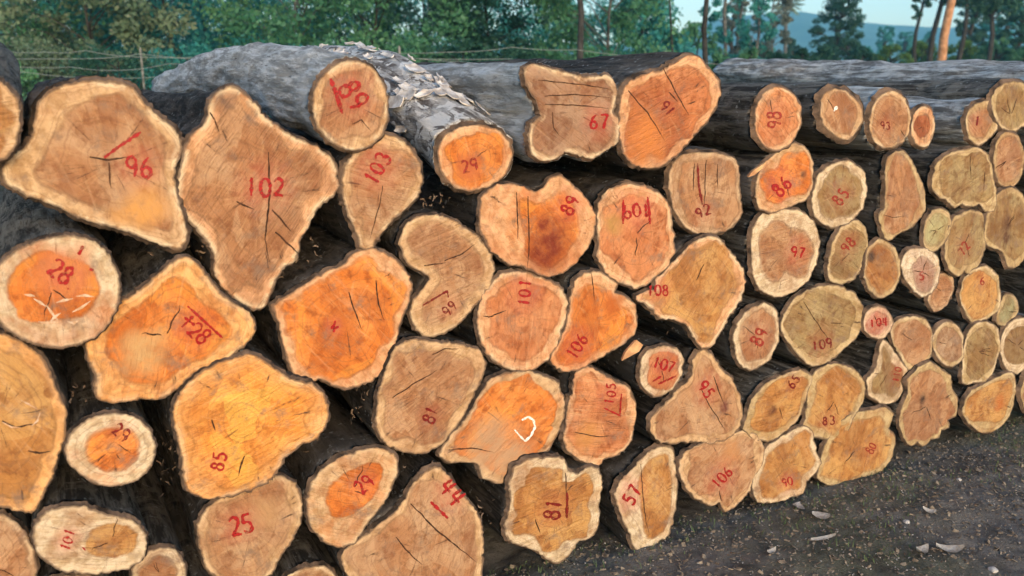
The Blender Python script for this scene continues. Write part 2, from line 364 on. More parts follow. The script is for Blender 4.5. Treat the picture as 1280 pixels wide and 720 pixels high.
    a = R(rnd.uniform(-90, 90)); fm = face_mat('cut_wood', SK(SAP[sap] if isinstance(sap, str) else sap), HK(HRT[heart] if isinstance(heart, str) else heart), seed, a, blot=blot, ringa=ringa, soft=soft * rnd.choice((1, 1, 2.2, 3.5)), pith=pm, cream=rnd.choice((.15, .45, .7, .9)))
    Y = np.array([surf(*q) for q in CV])
    def sub(name, sel, parent):
        FF = F[sel]; ids = np.unique(FF); mp = -np.ones(len(CV), int); mp[ids] = np.arange(len(ids)); FF = mp[FF]
        vv = [(CV[i, 0], Y[i], CV[i, 1]) for i in ids]
        # normals towards -Y
        fl = []
        for t3 in FF:
            p, q, r_ = (np.array(vv[k]) for k in t3); nn = np.cross(q - p, r_ - p)
            fl.append(tuple(t3) if nn[1] < 0 else (t3[0], t3[2], t3[1]))
        o = mesh_obj(name, vv, fl, fm, parent, True, dict(heart_dist=hd[ids], edge_dist=ed[ids], ring=ringv[ids], blot=bl[ids], wash=wsh[ids])); return o
    cf_ = sub('cut_face', ~inh, root); sub('heartwood', inh, cf_)
    # bark body
    K = min(120, max(44, int(nP / 1.5))); idx = np.linspace(0, nP, K, endpoint=False)
    def res(A): return np.stack([np.interp(idx, np.arange(nP + 1), np.append(A[:, k], A[0, k])) for k in (0, 1)], 1)
    ringB = res(Bm); ringP = Pm
    r0 = math.sqrt(abs(area(Bm)) / math.pi); c2 = ringB.mean(0)
    ang = np.arctan2(ringB[:, 1] - c2[1], ringB[:, 0] - c2[0])
    circ = c2 + np.stack([np.cos(ang), np.sin(ang)], 1) * r0
    vv = []; ff = []
    # rim: cut outline -> bark outline (full resolution front lip)
    for q in Pm: vv.append((q[0], surf(*q) + .0005, q[1]))
    for q in Bm: vv.append((q[0], surf(*q) + .013 + .006 * noise.noise(Vector((q[0] * 30, q[1] * 30, 1))), q[1]))
    for i in range(nP): j = (i + 1) % nP; ff.append((i, j, nP + j, nP + i))
    nrim = len(ff)
    S = [0.012, .03] + list(np.arange(.05, .5, .028)) + list(np.arange(.53, L, .07)) + [L]
    rings = [list(range(nP, 2 * nP))]
    for s in S:
        f = .55 * (1 - math.exp(-s / .55)) * bulge; g_ = 1 - taper * s / L; start = len(vv)
        bz = up * s / L + bendz * math.sin(math.pi * min(1, s / L * 1.1)); bx = side * s / L
        for k in range(K):
            q = ringB[k] * (1 - f) + circ[k] * f; q = c2 + (q - c2) * g_
            dn = (q - c2) / (np.linalg.norm(q - c2) + 1e-9)
            nz = .010 * noise.noise(Vector((q[0] * 5 + seed, s * 2.2, q[1] * 5))) + .007 * noise.noise(Vector((q[0] * 22, s * 5, q[1] * 22 + seed))) + .007 * noise.noise(Vector((q[0] * 60, s * 7, q[1] * 60 + seed))) + .012 * max(0, noise.noise(Vector((q[0] * 9, s * 6 + seed, q[1] * 9))) - .25) - .002
            w_ = min(1, s / .15); nz *= w_ * (1.0, 1.0, 1.3, 1.5, 1.8)[bark] * min(1.3, r0 / .12); q = q + dn * nz
            vv.append((q[0] + bx, s + surf(cm[0], cm[1]) * max(0, 1 - s * 4) + (surf(*ringB[k]) if s < .12 else 0) * (1 - s / .12 if s < .12 else 0), q[1] + bz))
        rings.append(list(range(start, start + K)))
    # stitch full-res lip to K ring
    r1 = rings[1]
    ia = np.floor(idx).astype(int)
    for k in range(K):
        a0, a1 = ia[k] , ia[(k + 1) % K]
        if k == K - 1: a1 += nP
        a0_ = a0
        for m in range(a0, a1): ff.append((nP + m % nP, nP + (m + 1) % nP, r1[k]))
        ff.append((nP + a1 % nP, r1[(k + 1) % K], r1[k]))
    for a_, b_ in zip(rings[1:-1], rings[2:]):
        for k in range(K): j = (k + 1) % K; ff.append((a_[k], a_[j], b_[j], b_[k]))
    vv.append((c2[0] + side, L, c2[1] + up)); cidx = len(vv) - 1
    for k in range(K): ff.append((rings[-1][k], rings[-1][(k + 1) % K], cidx))
    # outward orientation
    p, q, r_, = (np.array(vv[i]) for i in (rings[5][0], rings[5][1], rings[6][0])); nn = np.cross(q - p, r_ - p); outw = np.array([p[0] - c2[0], 0, p[2] - c2[1]])
    bo = mesh_obj('bark', vv, ff, BARKS[bark], root, True); bo.data.materials.append(LIP); bo.data.polygons.foreach_set('material_index', [1] * nrim + [0] * (len(ff) - nrim))
    bm = bmesh.new(); bm.from_mesh(bo.data); bmesh.ops.recalc_face_normals(bm, faces=bm.faces); bm.to_mesh(bo.data); bm.free()
    sm = [True] * len(bo.data.polygons); sm[:nrim] = [False] * nrim; bo.data.polygons.foreach_set('use_smooth', sm)
    # ribbons on the end
    def ribbon(name, strokes, wpx, mat, lift, taper=False, jit=.25):
        vv, ff = [], []
        for st in strokes:
            st = np.array(st, float)
            if len(st) < 2: continue
            seg = np.linalg.norm(np.diff(st, axis=0), axis=1); cum = np.r_[0, np.cumsum(seg)]; n_ = max(2, int(cum[-1] / 1.6)); tt = np.linspace(0, cum[-1], n_ + 1)
            C = np.stack([np.interp(tt, cum, st[:, k]) for k in (0, 1)], 1)
            if taper: C = C + np.array([[.9 * noise.noise(Vector((q[0] * .09, q[1] * .09, seed + 3))), .9 * noise.noise(Vector((q[0] * .09, q[1] * .09, seed + 31)))] for q in C])
            T = np.gradient(C, axis=0); T /= np.linalg.norm(T, axis=1)[:, None] + 1e-9; N = np.stack([-T[:, 1], T[:, 0]], 1); b = len(vv)
            for k, (c, nn_) in enumerate(zip(C, N)):
                u_ = k / n_; ww = wpx * .5 * (1 + (jit if taper else .42) * noise.noise(Vector((c[0] * .30, c[1] * .30, seed))) * 2)
                ww *= (math.sin(math.pi * min(1, u_ * .85 + .15)) ** .7 + .03) if taper else (.55 + .45 * min(1, u_ * 6, (1 - u_) * 6 + .2))
                for sgn in (-1, 0, 1):
                    x, z = loc2(c + nn_ * ww * sgn); vv.append((x, surf(x, z) - lift, z))
            for k in range(n_):
                for m in (0, 1): ff.append((b + k*3 + m, b + k*3 + m + 1, b + k*3 + m + 4, b + k*3 + m + 3))
        if not vv: return
        o = mesh_obj(name, vv, ff, mat, root)
        bm = bmesh.new(); bm.from_mesh(o.data)
        for f_ in bm.faces:
            f_.normal_update()
            if f_.normal.y > 0: f_.normal_flip()
        bm.to_mesh(o.data); bm.free(); return o
    size = math.sqrt(abs(area(P)))
    cr = []
    if cracks is None:
        for q in range(rnd.choice((0, 1, 2, 3))):
            a0 = rnd.uniform(0, 6.28); l0 = size * rnd.uniform(.16, .34); s0 = size * rnd.uniform(0, .06)
            cr.append([tuple(pith + np.array((math.cos(a0 + .05 * math.sin(k * 2.1)), math.sin(a0 + .05 * math.sin(k * 2.1)))) * (s0 + l0 * k / 5)) for k in range(6)])
    else: cr = cracks
    cr = [c for c in cr if inside(P, np.array(c, float)).all()] if cracks is None else cr
    for c1 in cr: ribbon('crack', [c1], max(.9, size * .013), CRACK, .0008, True)
    st = []
    hgt = num[3] if num else 16; wp_ = max(1.6, hgt * .172)
    if num: ribbon('painted_number', text_strokes(*num[:5], rnd), wp_, PAINT[paint], .0016)
    for l in lines: ribbon('paint_stroke', [list(l)], wp_, PAINT[paint], .0016)
    EXTRA[label] = (root, surf, loc2, to_plane)
    return root

# ------------------------------------------------------------------ the pile, log by log (outlines as seen on the pile's front plane)
ML = make_log
ML('big log cut off by the left picture edge, bark rising behind it', [(-95,110),(-70,62),(-35,66),(-5,100),(12,112),(21,125),(24,150),(20,180),(4,200),(-50,206),(-90,160)], 'B', 'Y', bark=0, rim=4, off=.06, L=2.3, bendz=.1)
ML('wide arrow-shaped log end painted 96, top left of the pile', [(5,228),(4,212),(14,196),(30,186),(40,172),(44,150),(48,128),(62,113),(85,106),(112,101),(148,103),(166,110),(178,127),(194,144),(213,157),(224,172),(226,190),(218,206),(216,222),(221,250),(229,276),(232,296),(223,310),(205,306),(170,292),(130,280),(95,270),(70,256),(32,243)], 'B', 'K',
   hpts=[(60,178),(78,148),(88,134),(118,124),(148,116),(166,130),(180,146),(198,162),(208,178),(206,205),(206,225),(213,262),(214,286),(192,284),(150,270),(110,256),(84,242),(52,231),(40,215),(52,200)], num=('96',173,208,25,4), lines=[[(130,197),(150,182),(176,165)]], rim=5, bark=1, cracks=[[(112,196),(135,200),(160,196)],[(136,203),(137,220),(139,235)]], blots=[(180,262,30)], blot=(.55,.27,.08))
ML('large kite-shaped log end painted 102 with a broken knob on top', [(262,125),(275,112),(290,108),(303,116),(317,130),(330,147),(355,165),(385,180),(408,193),(420,210),(422,235),(410,250),(395,262),(385,285),(375,300),(371,325),(355,335),(345,350),(338,372),(330,385),(315,387),(300,378),(285,365),(270,345),(268,320),(262,305),(245,285),(225,265),(220,250),(222,225),(228,200),(230,185),(240,168),(255,155),(260,140)], 'P', 'K', hs=.84,
   num=('102',331,234,24,0), rim=3, bark=1, cracks=[[(335,190),(337,240),(332,300),(338,330)],[(295,252),(318,262)],[(340,262),(365,290)],[(344,290),(375,318)],[(262,140),(268,152),(274,165)]], blots=[(278,128,13),(290,118,8)], blot=(.10,.06,.045))
ML('round log painted 89 lying on top of the pile, long silvery body', ell(439,132,47,56,-8,16,.02), 'B', 'K', hs=.80, num=('89',441,118,27,-62), lines=[[(413,98),(420,118),(428,142)]], rim=3.5, bark=3, taper=.30, L=2.7, side=-.10, bendz=.075, tilt=(.03,.02), off=.02, cracks=[[(440,155),(452,150),(464,165)]])
ML('pear-shaped log end painted 103 hanging below the round top log', [(432,205),(445,188),(460,175),(480,169),(498,173),(513,186),(524,205),(527,228),(519,248),(505,262),(487,278),(472,298),(461,313),(451,308),(446,290),(436,270),(429,245),(428,222)], 'B', 'K', hs=.82, num=('103',471,210,20,62), rim=4, bark=1, cracks=[[(478,232),(474,258),(462,300)]])
ML('round dark-orange log end under peeling pale bark, topmost row', [(549,190),(555,172),(574,160),(600,157),(621,163),(635,177),(639,196),(631,217),(612,232),(590,238),(568,233),(553,214)], 'P', 'O', hs=.76, num=('29',587,207,17,15), paint='faint', rim=4.5, bark=2, L=1.9, taper=.10, up=.27, side=.06, bendz=.09, blots=[(585,212,18)], blot=(.42,.12,.03))
ML('ragged torn log end painted 67 on top of the pile', [(656,86),(668,81),(690,86),(712,93),(740,95),(762,95),(770,106),(771,125),(768,140),(775,155),(772,176),(758,187),(742,197),(722,193),(705,189),(698,197),(680,200),(665,193),(660,172),(664,155),(676,145),(669,125),(658,106)], 'T', 'T', hs=.86, num=('67',749,152,18,0), paint='red', rim=3, bark=3, off=.05, L=2.4, cracks=[[(680,120),(720,118),(765,122)],[(672,100),(730,106),(766,112)],[(690,140),(692,160),(700,170)],[(680,130),(730,132),(762,136)]], ringa=.2)
ML('orange log end painted 91 with a straight dark split, top row', [(773,165),(774,127),(781,107),(800,95),(825,88),(849,76),(863,69),(875,73),(885,84),(893,93),(900,102),(902,116),(895,136),(880,156),(862,176),(848,192),(830,205),(812,210),(795,206),(780,194)], 'P', 'P', hs=.82, num=('91',834,135,14,-52), paint='dark', rim=3.5, bark=1, off=.04, cracks=[[(783,113),(810,142),(832,177)],[(828,85),(842,110),(862,145)],[(836,115),(848,128)]], blots=[(808,172,26)], blot=(.50,.17,.04))
ML('broad log end painted 89 with a dark red wet core', [(598,270),(603,245),(618,233),(640,230),(660,238),(675,240),(689,224),(703,221),(718,233),(735,250),(745,270),(744,290),(735,310),(720,328),(700,342),(680,344),(660,335),(635,328),(612,310),(600,290)], 'P', 'O', hpts=[(650,250),(672,256),(690,243),(706,240),(720,258),(724,280),(722,300),(708,322),(690,334),(672,330),(655,318),(652,285)], num=('89',713,256,18,62), rim=2, bark=1, blots=[(690,305,26),(675,320,18),(680,280,12)], blot=(.17,.025,.008), cracks=[[(660,245),(661,290),(659,338)],[(645,240),(647,300)]])
ML('boxy log end painted 109, number upside down between red lines', [(748,290),(750,262),(755,246),(770,234),(790,230),(815,237),(832,249),(837,270),(840,295),(840,315),(828,335),(812,350),(795,359),(775,352),(758,340),(748,320),(750,305)], 'P', 'P', hs=.82, num=('109',796,263,17,184), lines=[[(780,250),(779,280)],[(810,246),(812,280)]], rim=2.5, bark=1, blots=[(770,280,12)], blot=(.36,.20,.06))
ML('upright grey-brown log end painted 92 in small dark digits', [(840,235),(840,212),(850,197),(870,193),(895,193),(915,199),(921,215),(921,240),(925,265),(915,282),(895,290),(872,290),(855,278),(845,260)], 'T', 'K', hs=.86, num=('92',879,264,14,18), paint='dark', lines=[[(872,204),(874,235),(878,256)]], rim=3, bark=1, off=-.02, cracks=[[(882,200),(881,245),(880,262)],[(868,205),(867,240)],[(895,205),(896,235)]])
ML('fan-shaped log end painted 108 along its left corner', [(796,374),(803,367),(820,362),(822,350),(845,325),(865,305),(885,296),(900,300),(912,315),(928,335),(930,355),(925,375),(910,395),(900,415),(890,431),(877,434),(866,420),(858,405),(840,398),(825,397),(815,385)], 'P', 'Y', hs=.85, num=('108',822,363,13,0), rim=2.5, bark=1, off=.01, cracks=[[(880,330),(870,352)]])
ML('kidney-shaped log end painted 99', [(498,300),(505,283),(520,271),(545,268),(570,278),(595,295),(612,315),(618,335),(612,358),(600,375),(585,395),(565,412),(548,421),(530,419),(517,405),(513,390),(518,375),(533,357),(537,346),(525,338),(510,330),(502,315)], 'B', 'K', hs=.84, hpts=[(508,300),(520,282),(548,278),(575,292),(600,318),(606,338),(598,360),(580,385),(560,402),(540,408),(527,400),(530,380),(545,362),(550,345),(538,332),(518,322)], num=('99',562,386,14,38), paint='dark', lines=[[(529,382),(545,372),(559,364),(561,372)]], rim=2.5, bark=1, cracks=[[(555,326),(575,318),(595,304)],[(530,332),(558,328)]])
ML('wrinkled log end painted 101 turned on its side, centre of the pile', [(597,400),(603,375),(615,355),(630,343),(650,340),(670,345),(690,352),(704,362),(709,380),(705,400),(697,425),(688,440),(675,455),(655,462),(635,460),(615,450),(602,430)], 'P', 'P', hs=.80, num=('101',656,366,16,84), rim=2.5, bark=1, cracks=[[(610,397),(622,392),(634,388)],[(604,395),(618,396)]])
ML('bright orange lobed log end painted 106 under a short vertical split', [(713,372),(718,352),(730,342),(745,340),(760,346),(772,355),(768,366),(780,371),(795,382),(797,397),(795,415),(780,430),(762,440),(745,450),(725,461),(708,464),(693,458),(688,446),(697,430),(706,410),(711,390)], 'P', 'O', hs=.82, num=('106',721,433,16,58), rim=2.5, bark=1, cracks=[[(739,341),(741,358),(743,376)]], blots=[(745,389,5),(765,380,14)], blot=(.42,.11,.02))
ML('small round log end painted 107 on pink-washed wood', [(801,460),(803,446),(812,437),(828,433),(845,436),(853,448),(852,465),(845,480),(832,492),(818,495),(806,485),(801,472)], 'W', 'P', hs=.74, num=('107',829,455,14,-15), lines=[[(816,477),(826,470)],[(822,480),(845,470)]], rim=2.5, bark=1, off=.03)
ML('three-cornered log end painted 95 with a dark rot hole', [(812,525),(825,510),(845,490),(860,478),(868,465),(868,447),(880,438),(892,446),(900,460),(915,475),(925,495),(928,520),(922,538),(905,550),(885,553),(862,550),(840,554),(822,550),(814,538)], 'B', 'K', hs=.87, num=('95',884,486,16,-55), rim=2.5, bark=1, cracks=[[(876,485),(890,512),(908,540)],[(892,470),(905,505)]], blots=[(907,509,7)], blot=(.12,.03,.02))
ML('log end painted 105 upright beside two red strokes', [(718,480),(722,466),(735,459),(748,466),(765,475),(785,485),(795,505),(793,530),(785,555),(770,568),(755,572),(745,582),(728,575),(711,565),(705,550),(707,530),(712,505)], 'P', 'P', hs=.82, num=('105',763,492,13,82), lines=[[(777,492),(775,520)],[(755,510),(776,520)]], rim=2.5, bark=1, blots=[(735,545,16)], blot=(.45,.20,.06), cracks=[[(718,540),(745,545),(770,545)]])
ML('orange log end marked with a white painted D', [(552,560),(562,545),(580,525),(595,500),(610,475),(630,466),(655,463),(680,470),(698,480),(704,500),(705,520),(699,540),(689,560),(675,574),(655,590),(640,600),(625,606),(606,597),(598,580),(580,577),(562,578),(550,570)], 'B', 'O', hs=.86, lines=[[(643,537),(649,544),(657,552),(664,545),(669,534),(667,525),(660,521),(652,525)]], paint='white', rim=2.5, bark=1, blots=[(610,555,36),(640,575,30)], blot=(.42,.25,.14), cracks=[[(560,562),(590,560),(618,566)]])
ML('smooth oval log end painted 81, leaning to the right', [(470,510),(472,490),(480,465),(490,440),(500,429),(520,424),(545,428),(575,431),(600,440),(607,455),(603,475),(590,500),(580,520),(565,540),(550,557),(530,566),(505,564),(485,555),(472,540),(469,525)], 'B', 'K', hs=.82, num=('81',538,519,16,66), paint='dark', rim=2.5, bark=1, cracks=[[(490,497),(515,480),(548,462)],[(540,443),(555,436),(575,436)]], off=.01)
ML('big orange log end with a red arrow-like mark', [(342,382),(360,370),(385,355),(410,340),(430,331),(441,319),(462,311),(480,316),(495,326),(507,340),(514,355),(510,375),(500,400),(494,420),(490,440),(480,460),(465,474),(445,481),(430,486),(415,480),(400,472),(385,478),(371,474),(362,455),(355,430),(350,405)], 'P', 'O', hs=.85, num=('K',418,408,17,8), rim=3, bark=1, soft=2, cracks=[[(436,365),(442,385),(452,412)],[(470,350),(472,380),(480,400)]])
ML('very round log end painted 28 with painted-in white glints', [(-12,360),(0,330),(20,313),(50,301),(85,295),(115,301),(135,318),(147,345),(149,375),(138,400),(120,420),(95,431),(65,434),(35,427),(10,412),(-8,390)], 'W', 'O', hpts=[(10,355),(20,333),(42,317),(58,313),(75,319),(100,326),(118,343),(125,365),(118,385),(100,396),(70,401),(40,403),(20,395),(11,375)], num=('28.',82,344,24,-38), lines=[[(104,307),(98,318)],[(112,336),(117,338)]], rim=3, bark=0, off=.05, blots=[(80,340,36)], blot=(.50,.18,.06))
ML('orange wedge log end painted 128 beside two slanting strokes', [(107,425),(112,410),(125,395),(145,381),(160,372),(178,360),(200,340),(215,326),(232,321),(245,329),(258,345),(272,362),(290,378),(310,390),(318,405),(315,420),(300,435),(285,447),(272,459),(258,464),(245,465),(228,480),(215,491),(200,499),(175,499),(150,504),(127,502),(118,490),(120,470),(112,455)], 'O', 'O',
   hpts=[(135,425),(140,405),(165,387),(190,370),(205,352),(218,347),(235,355),(245,370),(265,385),(283,400),(288,415),(278,430),(258,448),(242,450),(225,463),(205,478),(170,481),(150,478),(146,460),(136,445)], num=('128',243,411,20,-45), lines=[[(234,382),(256,402),(278,422)],[(230,396),(243,406)]], rim=2.5, bark=0, off=.02, blots=[(180,440,34)], blot=(.50,.30,.13), soft=1.5)
ML('glowing orange log end painted 85, lower left', [(218,520),(222,500),(235,481),(250,467),(270,456),(290,449),(310,443),(325,448),(345,462),(365,475),(388,479),(400,488),(408,505),(407,525),(395,545),(375,555),(355,571),(345,590),(330,604),(310,614),(285,621),(255,622),(235,613),(230,595),(228,570),(222,545)], 'O', (.95,.42,.08), hs=.84, num=('85',273,577,17,80), rim=3, bark=1, off=.03, soft=3, cracks=[[(306,570),(301,582),(298,596)],[(265,525),(270,540)]])
ML('small round log end painted 29 with a broad cream ring', [(82,562),(88,543),(102,530),(122,521),(145,518),(168,523),(185,536),(193,555),(192,575),(182,590),(165,601),(140,606),(118,601),(98,589),(86,577)], 'W', 'O', hpts=[(106,558),(112,545),(128,536),(145,533),(162,538),(174,548),(176,562),(170,578),(155,588),(138,590),(120,583),(108,572)], num=('29',152,541,17,-38), paint='dark', rim=2.5, bark=0, off=.03, cracks=[[(122,577),(132,568)],[(146,568),(150,575)],[(148,556),(164,567)]])
ML('huge orange log end cut by the left picture edge, mid height', [(-70,440),(-25,418),(5,418),(30,430),(52,445),(62,465),(72,490),(82,515),(80,545),(70,575),(62,600),(50,625),(38,639),(15,636),(-20,625),(-65,590),(-85,520)], 'O', 'Y', hs=.86, rim=3, bark=1, off=.02, soft=3, cracks=[[(35,563),(50,566),(64,563)],[(2,526),(20,534),(48,528)]])
ML('dull brown log end in the bottom left corner', [(-60,660),(-15,643),(12,648),(30,665),(42,690),(45,715),(35,745),(0,765),(-50,755),(-75,710)], 'T', 'K', hs=.84, rim=3, bark=0)
ML('round cream log end painted 101 with the heart far to one side', [(42,665),(50,649),(65,638),(90,633),(115,637),(137,644),(165,650),(179,665),(182,685),(173,702),(150,712),(120,716),(95,716),(70,710),(52,696),(43,680)], 'W', 'Y', hpts=[(110,676),(118,660),(135,654),(155,656),(170,667),(171,682),(160,693),(140,698),(120,697),(110,688)], num=('101',84,675,13,72), paint='red', lines=[[(103,684),(107,688)]], rim=3, bark=0, off=.03)
ML('small beige log end tucked behind the cream round one, bottom left', [(165,712),(183,692),(200,686),(218,688),(231,705),(230,732),(205,748),(175,738)], 'W', 'B', hs=.7, rim=2.5, bark=0)
ML('beige log end painted 25 at the bottom', [(247,660),(255,641),(275,623),(300,611),(332,599),(350,593),(367,603),(376,625),(375,650),(365,675),(350,695),(342,716),(320,731),(285,731),(262,716),(252,690)], 'B', 'K', hs=.84, num=('25',301,656,24,14), rim=2.5, bark=1, blots=[(330,640,22)], blot=(.40,.23,.11))
ML('mostly hidden log with only dark bark showing at the bottom edge', [(348,748),(356,725),(376,712),(405,709),(424,728),(418,765),(370,775)], 'B', 'B', rim=3, bark=0, off=-.02)
ML('oval log end with an orange heart painted 29', [(385,636),(388,611),(400,591),(425,573),(455,563),(475,560),(494,570),(497,586),(490,605),(480,625),(465,645),(450,665),(440,679),(425,684),(405,675),(390,660)], 'B', 'O', hpts=[(410,626),(412,609),(425,594),(445,584),(465,578),(477,583),(477,600),(470,618),(455,633),(435,645),(416,648)], num=('29',455,606,17,48), paint='red', rim=3, bark=1, off=.02)
ML('split log end painted 44, its two halves parted by a dark crack', [(428,700),(440,682),(465,665),(490,646),(505,631),(513,615),(525,599),(545,584),(558,592),(575,615),(590,632),(602,655),(602,690),(598,730),(560,760),(500,765),(450,745)], 'B', 'K', hs=.88, num=('44',566,617,22,-50), lines=[[(539,628),(560,648)]], rim=3, bark=1, off=.02, cracks=[[(514,630),(545,662),(595,702)],[(495,672),(515,695),(528,706)]])
ML('crown-shaped log end painted 81 with pale ragged rim, bottom row', [(632,658),(639,632),(636,605),(642,584),(660,573),(690,571),(703,573),(708,588),(722,592),(735,583),(745,586),(750,602),(749,630),(748,655),(740,672),(725,676),(715,692),(700,705),(686,700),(672,688),(652,682),(637,676)], 'W', 'Y', hs=.80, num=('81',692,637,20,84), paint='dark', lines=[[(708,615),(709,648)]], rim=2.5, bark=1, off=.01, cracks=[[(706,590),(708,620)],[(670,650),(676,668)]])
ML('tall log end painted 57 along its pale left rim, bottom row', [(802,576),(820,562),(838,559),(845,575),(846,610),(842,640),(836,664),(820,677),(800,687),(790,680),(783,660),(775,640),(769,617),(776,602),(787,592),(797,583)], 'W', 'Y', hpts=[(803,590),(815,575),(836,568),(840,600),(838,635),(830,660),(812,672),(805,668),(802,640),(798,610)], num=('57',789,618,18,60), rim=3, bark=1, cracks=[[(802,580),(804,630),(810,668)]])
ML('notched log end painted 106 on the ground row', [(852,575),(862,562),(880,555),(905,549),(930,541),(945,546),(954,560),(952,580),(942,595),(935,612),(925,625),(908,639),(901,626),(890,630),(870,621),(856,605),(850,590)], 'B', 'K', hs=.84, num=('106',902,597,14,50), rim=2, bark=1, blots=[(915,565,14)], blot=(.42,.20,.08), cracks=[[(901,626),(899,612)]])
ML('curly-edged log end painted 90 on the ground row', [(942,610),(945,590),(951,570),(965,558),(985,545),(1005,534),(1014,541),(1017,560),(1023,578),(1015,590),(1005,600),(1000,614),(985,619),(965,626),(948,625)], 'W', 'Y', hs=.78, num=('90',983,602,10,10), rim=2, bark=0)
ML('squarish golden log end painted 80 on the ground row', [(1030,580),(1035,560),(1045,541),(1060,522),(1080,516),(1105,512),(1111,517),(1107,535),(1113,546),(1111,565),(1104,580),(1090,591),(1070,599),(1055,607),(1035,603),(1028,597)], 'G', 'Y', hs=.84, num=('80',1088,560,10,60), paint='faint', rim=2, bark=0)
ML('bean-shaped golden log end painted 83 near its base', [(1010,520),(1012,496),(1016,472),(1026,461),(1045,456),(1065,462),(1077,478),(1076,500),(1065,520),(1058,539),(1040,549),(1020,545),(1009,535)], 'G', 'Y', hs=.82, num=('83',1036,526,11,4), paint='dark', rim=2, bark=0)
ML('brown-hearted log end painted 65 beside the bean-shaped one', [(935,520),(940,500),(955,483),(975,471),(1000,464),(1013,471),(1009,490),(1003,508),(996,524),(980,539),(960,551),(943,547),(930,535)], 'G', 'Y', hs=.80, num=('65',991,476,12,50), paint='dark', rim=2, bark=0, blots=[(966,512,5)], blot=(.10,.03,.01))
ML('round log end painted 89 with pale rim, recessed beside the fan-shaped one', [(918,425),(922,406),(935,390),(955,381),(969,389),(973,410),(971,430),(960,450),(940,461),(925,453)], 'W', 'K', hs=.78, num=('89',948,420,17,64), paint='faint', rim=2.5, bark=0, off=-.01)
ML('wide shield-shaped log end painted 109 with a long slanting crack', [(979,410),(985,391),(1000,372),(1025,360),(1048,359),(1067,369),(1076,386),(1077,400),(1068,418),(1050,435),(1035,449),(1015,456),(1001,445),(990,430),(983,420)], 'G', 'G', hs=.82, num=('109',1026,430,12,4), paint='dark', rim=2, bark=0, cracks=[[(1006,378),(1022,405),(1035,425)],[(1038,404),(1052,404)]])
ML('pale whitewashed log end painted 97', [(940,310),(942,286),(951,271),(970,263),(1000,265),(1017,280),(1024,305),(1019,330),(1009,350),(990,364),(968,369),(950,360),(942,340)], 'W', 'B', hs=.72, num=('97',997,315,14,-6), rim=2.5, bark=0)
ML('orange-cored log end painted 86 in smeared red', [(946,225),(956,206),(975,191),(995,180),(1011,189),(1017,205),(1015,230),(1007,248),(985,257),(965,264),(949,260),(943,245)], 'B', 'O', hs=.74, num=('86',975,232,19,48), rim=2, bark=0, blots=[(1005,218,4)], blot=(.06,.03,.02))
ML('oval log end painted 98 with a dark bark collar, upper row', ell(972,148,26,38,6,14,.02), 'P', 'P', hs=.84, num=('98',968,150,17,86), paint='faint', rim=3.5, bark=0, cracks=[[(964,125),(966,142)]])
ML('egg-shaped log end with a dark split and white fleck, upper row', [(1027,130),(1031,119),(1045,113),(1060,117),(1072,129),(1078,145),(1072,161),(1060,173),(1046,170),(1034,159),(1027,145)], 'B', 'K', hs=.82, rim=6, bark=0, num=None, lines=[[(1042,139),(1046,133)]], paint='white', cracks=[[(1034,124),(1039,130),(1043,139)]])
ML('oval log end painted 93 small and dark, upper row', ell(1113,150,24,33,3,14,.02), 'B', 'K', hs=.86, num=('93',1107,157,10,4), paint='dark', rim=4, bark=3, cracks=[[(1127,162),(1132,171)]])
ML('thin oval log end with a rusty orange heart, upper row', ell(1154,158,12.5,23,4,12,.02), 'P', (.45,.15,.06), hs=.68, rim=3, bark=3)
ML('small pointed log end with a dark check, upper right', [(1210,160),(1211,144),(1221,133),(1234,129),(1243,140),(1244,156),(1235,171),(1223,179),(1214,171)], 'G', 'K', hs=.78, rim=3, bark=4, num=('1',1221,151,12,-12), paint='dark')
ML('knotty log end at the far upper right with radiating checks', [(1241,125),(1247,112),(1262,105),(1280,108),(1290,125),(1285,150),(1270,161),(1255,158),(1244,143)], 'G', 'G', hs=.82, rim=4, bark=0, up=-.07, taper=.2, cracks=[[(1262,142),(1258,122)],[(1264,142),(1272,122)],[(1262,143),(1250,134)]])
ML('slender elliptical log end near the right edge', ell(1261,200,15,33,0,12,.02), 'G', 'K', hs=.84, rim=2.5, bark=0)
ML('broad brown log end with a toothed lower edge, right side', [(1171,235),(1173,211),(1186,196),(1205,189),(1220,187),(1231,196),(1237,220),(1241,245),(1239,261),(1232,262),(1225,251),(1212,256),(1203,251),(1195,257),(1187,247),(1178,245)], 'G', 'G', hs=.85, rim=2.5, bark=0, cracks=[[(1212,195),(1213,225)],[(1230,215),(1228,240)]])
ML('tall triangular log end crossed by pale wrinkles, right side', [(1108,262),(1109,230),(1110,202),(1121,192),(1132,194),(1145,216),(1154,240),(1154,263),(1140,280),(1121,290),(1110,298),(1104,285),(1100,268)], 'G', 'K', hs=.86, rim=2.5, bark=0, cracks=[[(1103,268),(1115,272),(1130,270)]])
ML('yellowish round log end painted 85 in faded strokes', [(1018,245),(1025,221),(1040,206),(1060,203),(1077,214),(1081,235),(1075,260),(1060,277),(1039,283),(1021,270)], 'W', 'G', hs=.76, num=('85',1049,245,15,52), paint='faint', rim=2.5, bark=0)
ML('oval log end painted 98 faintly, below the yellowish round one', [(1036,335),(1040,306),(1050,287),(1067,277),(1079,284),(1083,305),(1079,330),(1070,347),(1053,354),(1039,350)], 'G', 'G', hs=.80, num=('98',1059,306,14,50), paint='faint', rim=2.5, bark=0, cracks=[[(1052,326),(1062,316)]])
ML('small plain orange log end, right of the one faintly painted 98', [(1083,330),(1087,312),(1100,302),(1116,309),(1123,326),(1121,350),(1112,364),(1100,369),(1088,361),(1082,346)], 'G', (.45,.21,.07), hs=.84, rim=2, bark=0, blots=[(1089,322,5)], blot=(.05,.03,.02))
